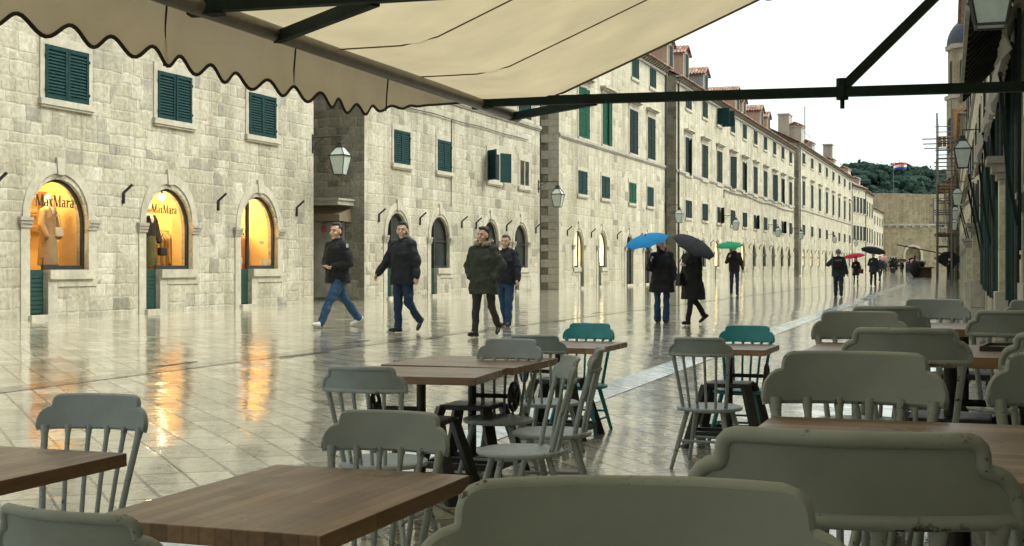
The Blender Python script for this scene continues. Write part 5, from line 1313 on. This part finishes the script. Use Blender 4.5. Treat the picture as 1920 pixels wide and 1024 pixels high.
m = MB(); m.add([(-.13,-.05,0),(.13,-.05,0),(.13,.05,0),(-.13,.05,0),(-.07,-.035,.24),(.07,-.035,.24),(.07,.035,.24),(-.07,.035,.24)],[(3,2,1,0),(4,5,6,7),(0,1,5,4),(1,2,6,5),(2,3,7,6),(3,0,4,7)]); m.build('bag_body', C['blk'], b, bevel=.02, smooth=True)
m = MB(); m.tube([(-.1,0,.24),(-.06,0,.42),(.12,.0,.62)], .012, 6); m.build('strap', C['blk'], b)
pp, hd, wr, hc = person(at(1377,49.6), (-.05,-1), 1.92, 'man in a black jacket and dark jeans under the green umbrella', ((6,5,2),(-6,8,-4)), ((6,10,12,0),(6,18,128,35)), 'black', .84, 'djean', 'blk', 'hairb', .014, .0, 0, None)
umbrella(hd[1], hd[1]+V((-.04,-.10,.50)), .52, UG, 'green umbrella over the man by the ten bay terrace')
pp, hd, wr, hc = person(at(1572,47.6), (.15,.99), 1.68, 'man in dark clothes and a grey hat walking away with a backpack', ((10,8,0),(-8,12,-8)), ((25,40,75,60),(-6,14,12,0)), 'bluegrey', .78, 'bluegrey', 'blk', 'hairg', .014, .03, 0, None, 0, 1.3, hat='grey', bulk=1.34)
b = empty('backpack', at(1571,47.36)+V((0,0,.98)), 0, 'dark backpack on the man walking away', 'backpack')
m = MB(); m.box(-.19,.19,-.10,.06,0,.46); m.box(-.15,.15,-.15,-.09,.06,.28); m.build('pack', C['black'], b, bevel=.05, seg=3, smooth=True)
m = MB(); m.box(-.12,.12,-.108,-.10,.30,.36); m.build('flap_label', C['grey'], b)
m = MB()
for sd in (-1,1): m.tube([(sd*.12,.03,.05),(sd*.15,.14,.3),(sd*.12,.06,.46)], .02, 6)
m.build('strap', C['black'], b)
pp, hd, wr, hc = person(at(1605,73.5), (-.05,-1), 1.58, 'woman in black with dark red hair under the red umbrella', ((8,6,2),(-8,10,-6)), ((6,10,12,0),(10,12,110,40)), 'black', .66, 'black', 'blk', 'hairbr', .018, .0, 0, None, .02, .75, longhair=True)
umbrella(hd[1], hc+V((-.16,-.12,.30)), .62, UR, 'red umbrella tilted over the woman in black', 8, 'far')
b = empty('shoulder_bag', at(1613.5,73.4)+V((0,0,.68)), 0, 'dark bag hanging beside the woman under the red umbrella', 'bag')
m = MB(); m.box(-.15,.15,-.06,.06,0,.24); m.tube([(-.1,0,.23),(0,0,.55),(.1,0,.23)], .012, 5); m.build('bag_body', C['brown'], b, bevel=.02)
pp, hd, wr, hc = person(at(1637.5,72), (-.02,-1), 1.80, 'man in navy under the wide navy umbrella', ((6,6,2),(-6,8,-4)), ((8,14,12,0),(8,16,118,35)), 'bluegrey', .76, 'navy', 'blk', 'hairg', .018, .0, 0, None, .02, 1.1, bulk=1.15)
umbrella(hd[1], hc+V((0,-.1,.40)), .68, UN, 'wide navy umbrella over the man in navy', 8, 'far')
person(at(1650,90), (.05,-1), 1.80, 'man in a dark jacket just behind the wide navy umbrella', W2, ((0,10,12,0),(0,10,12,0)), 'bluegrey', .8, 'bluegrey', 'blk', 'hairb', .02)
pp, hd, wr, hc = person(at(1659,165), (.1,-1), 1.82, 'distant person in dark blue under a pink umbrella', ((6,6,0),(-6,6,0)), ((0,10,12,0),(10,12,120,35)), 'bluegrey', .66, 'bluegrey', 'blk', 'hairb', .025, bulk=1.2)
umbrella(hd[1], hc+V((-.5,0,.30)), .85, UPK, 'pink umbrella in the distance by the last houses', 8, 'far')
for x,Z,H,lab,top,um in ((1691,178,1.75,'distant person under a brown umbrella by the gate','black',(UBR,'brown umbrella by the gate, left of the crowd',.75)),(1703,182,1.9,'tallest dark figure of the group by the gate','bluegrey',None),(1708,190,1.72,'distant figure behind the tallest one by the gate','black',None),
        (1716,180,1.70,'distant person under the purple pink umbrella by the gate','black',(UPK,'purple pink umbrella in the group by the gate',.62)),(1723,176,1.78,'distant person in brown near the purple pink umbrella','brown',None),(1727,140,1.80,'dark figure walking ahead of the group by the gate','bluegrey',None)):
    pp, hd, wr, hc = person(at(x,Z), (random.uniform(-.4,.4),-1), H, lab, ((8,6,0),(-8,8,0)), ((0,10,12,0),(10,12,110,35)), top, .6, 'black', 'blk', 'hairb', .026, bulk=1.25)
    if um: umbrella(hd[1], hc+V((-.1,0,.32)), um[2], um[0], um[1], 8, 'far')
pp, hd, wr, hc = person(at(1780,104), (-.05,-1), 1.80, 'man in black under the black umbrella by the right wall', ((2,3,0),(-4,5,0)), ((8,14,18,0),(10,14,112,35)), 'black', .84, 'black', 'blk', 'hairb', .02, bulk=1.1)
umbrella(hd[1], hc+V((.05,.25,.16)), .86, UK, 'black umbrella of the man by the right wall', 8, 'far')
# things at the far end: pot plant, stall and beam
b = empty('potted_shrub', at(1674.5,205), 0, 'dark shrub in a black pot before the fortress wall', 'potted plant')
m = MB(); m.loft([(0,0,0,.35,.35),(0,0,.75,.5,.5)], 12); m.build('pot', M['iron'], b)
m = MB(); rr = random.Random(4)
for i in range(260):
    p = V((rr.gauss(0,.38),rr.gauss(0,.38),1.45+rr.gauss(0,.36))); a = V((rr.gauss(0,.16),rr.gauss(0,.16),rr.gauss(0,.16))); c = V((rr.gauss(0,.16),rr.gauss(0,.16),rr.gauss(0,.16))); m.add([p,p+a,p+a+c,p+c],[(0,1,2,3)])
m.build('foliage', M['leaf'], b)
b = empty('street_stall', S(131, wallL(131)+3.2, .06), RA, 'low brown covered stall past the foot of the scaffold', 'stall')
m = MB(); m.box(-2.2,2.2,-.8,.8,.15,1.0); m.box(-2.6,2.6,-1.0,1.0,1.0,1.12); m.build('counter', C['brown'], b, bevel=.04)
for x in (-2.2,2.2): m = MB(); m.box(x-.06,x+.06,-.7,.7,0,.15); m.build('foot', M['iron'], b); m = MB(); m.tube([(x,.7,1.1),(x,.7,2.2)], .05, 6); m.build('post', M['iron'], b)
m = MB(); m.ell((1.2,0,1.55),(.32,.3,.34)); m.build('lamp_globe', M['lampglass'], b, smooth=True)
m = MB(); m.ell((-2.3,.6,1.0),(.6,.5,.8)); m.ell((.2,.2,1.4),(.4,.4,.35)); o = m.build('covered_goods', C['black'], b, smooth=True); wrinkle(o,.15,2)
b = empty('market_parasol', S(119, wallL(119)+2.9, .06), RA, 'dark closed parasol arm slanting out from the right wall', 'parasol')
e0, e1 = V((-.5,-2.7,3.0)), V((.6,4.4,1.9+1.6)); 
m = MB(); m.bar((0,-2.8,2.0),(0,2.2,3.05),.09,.10); m.build('arm', M['iron'], b)
m = MB(); m.tube([(0,-2.75,0),(0,-2.75,2.1)], .06, 8); m.build('post', M['iron'], b)
print('meshes', len(bpy.data.objects))

bpy.data.scenes.remove(TMP)
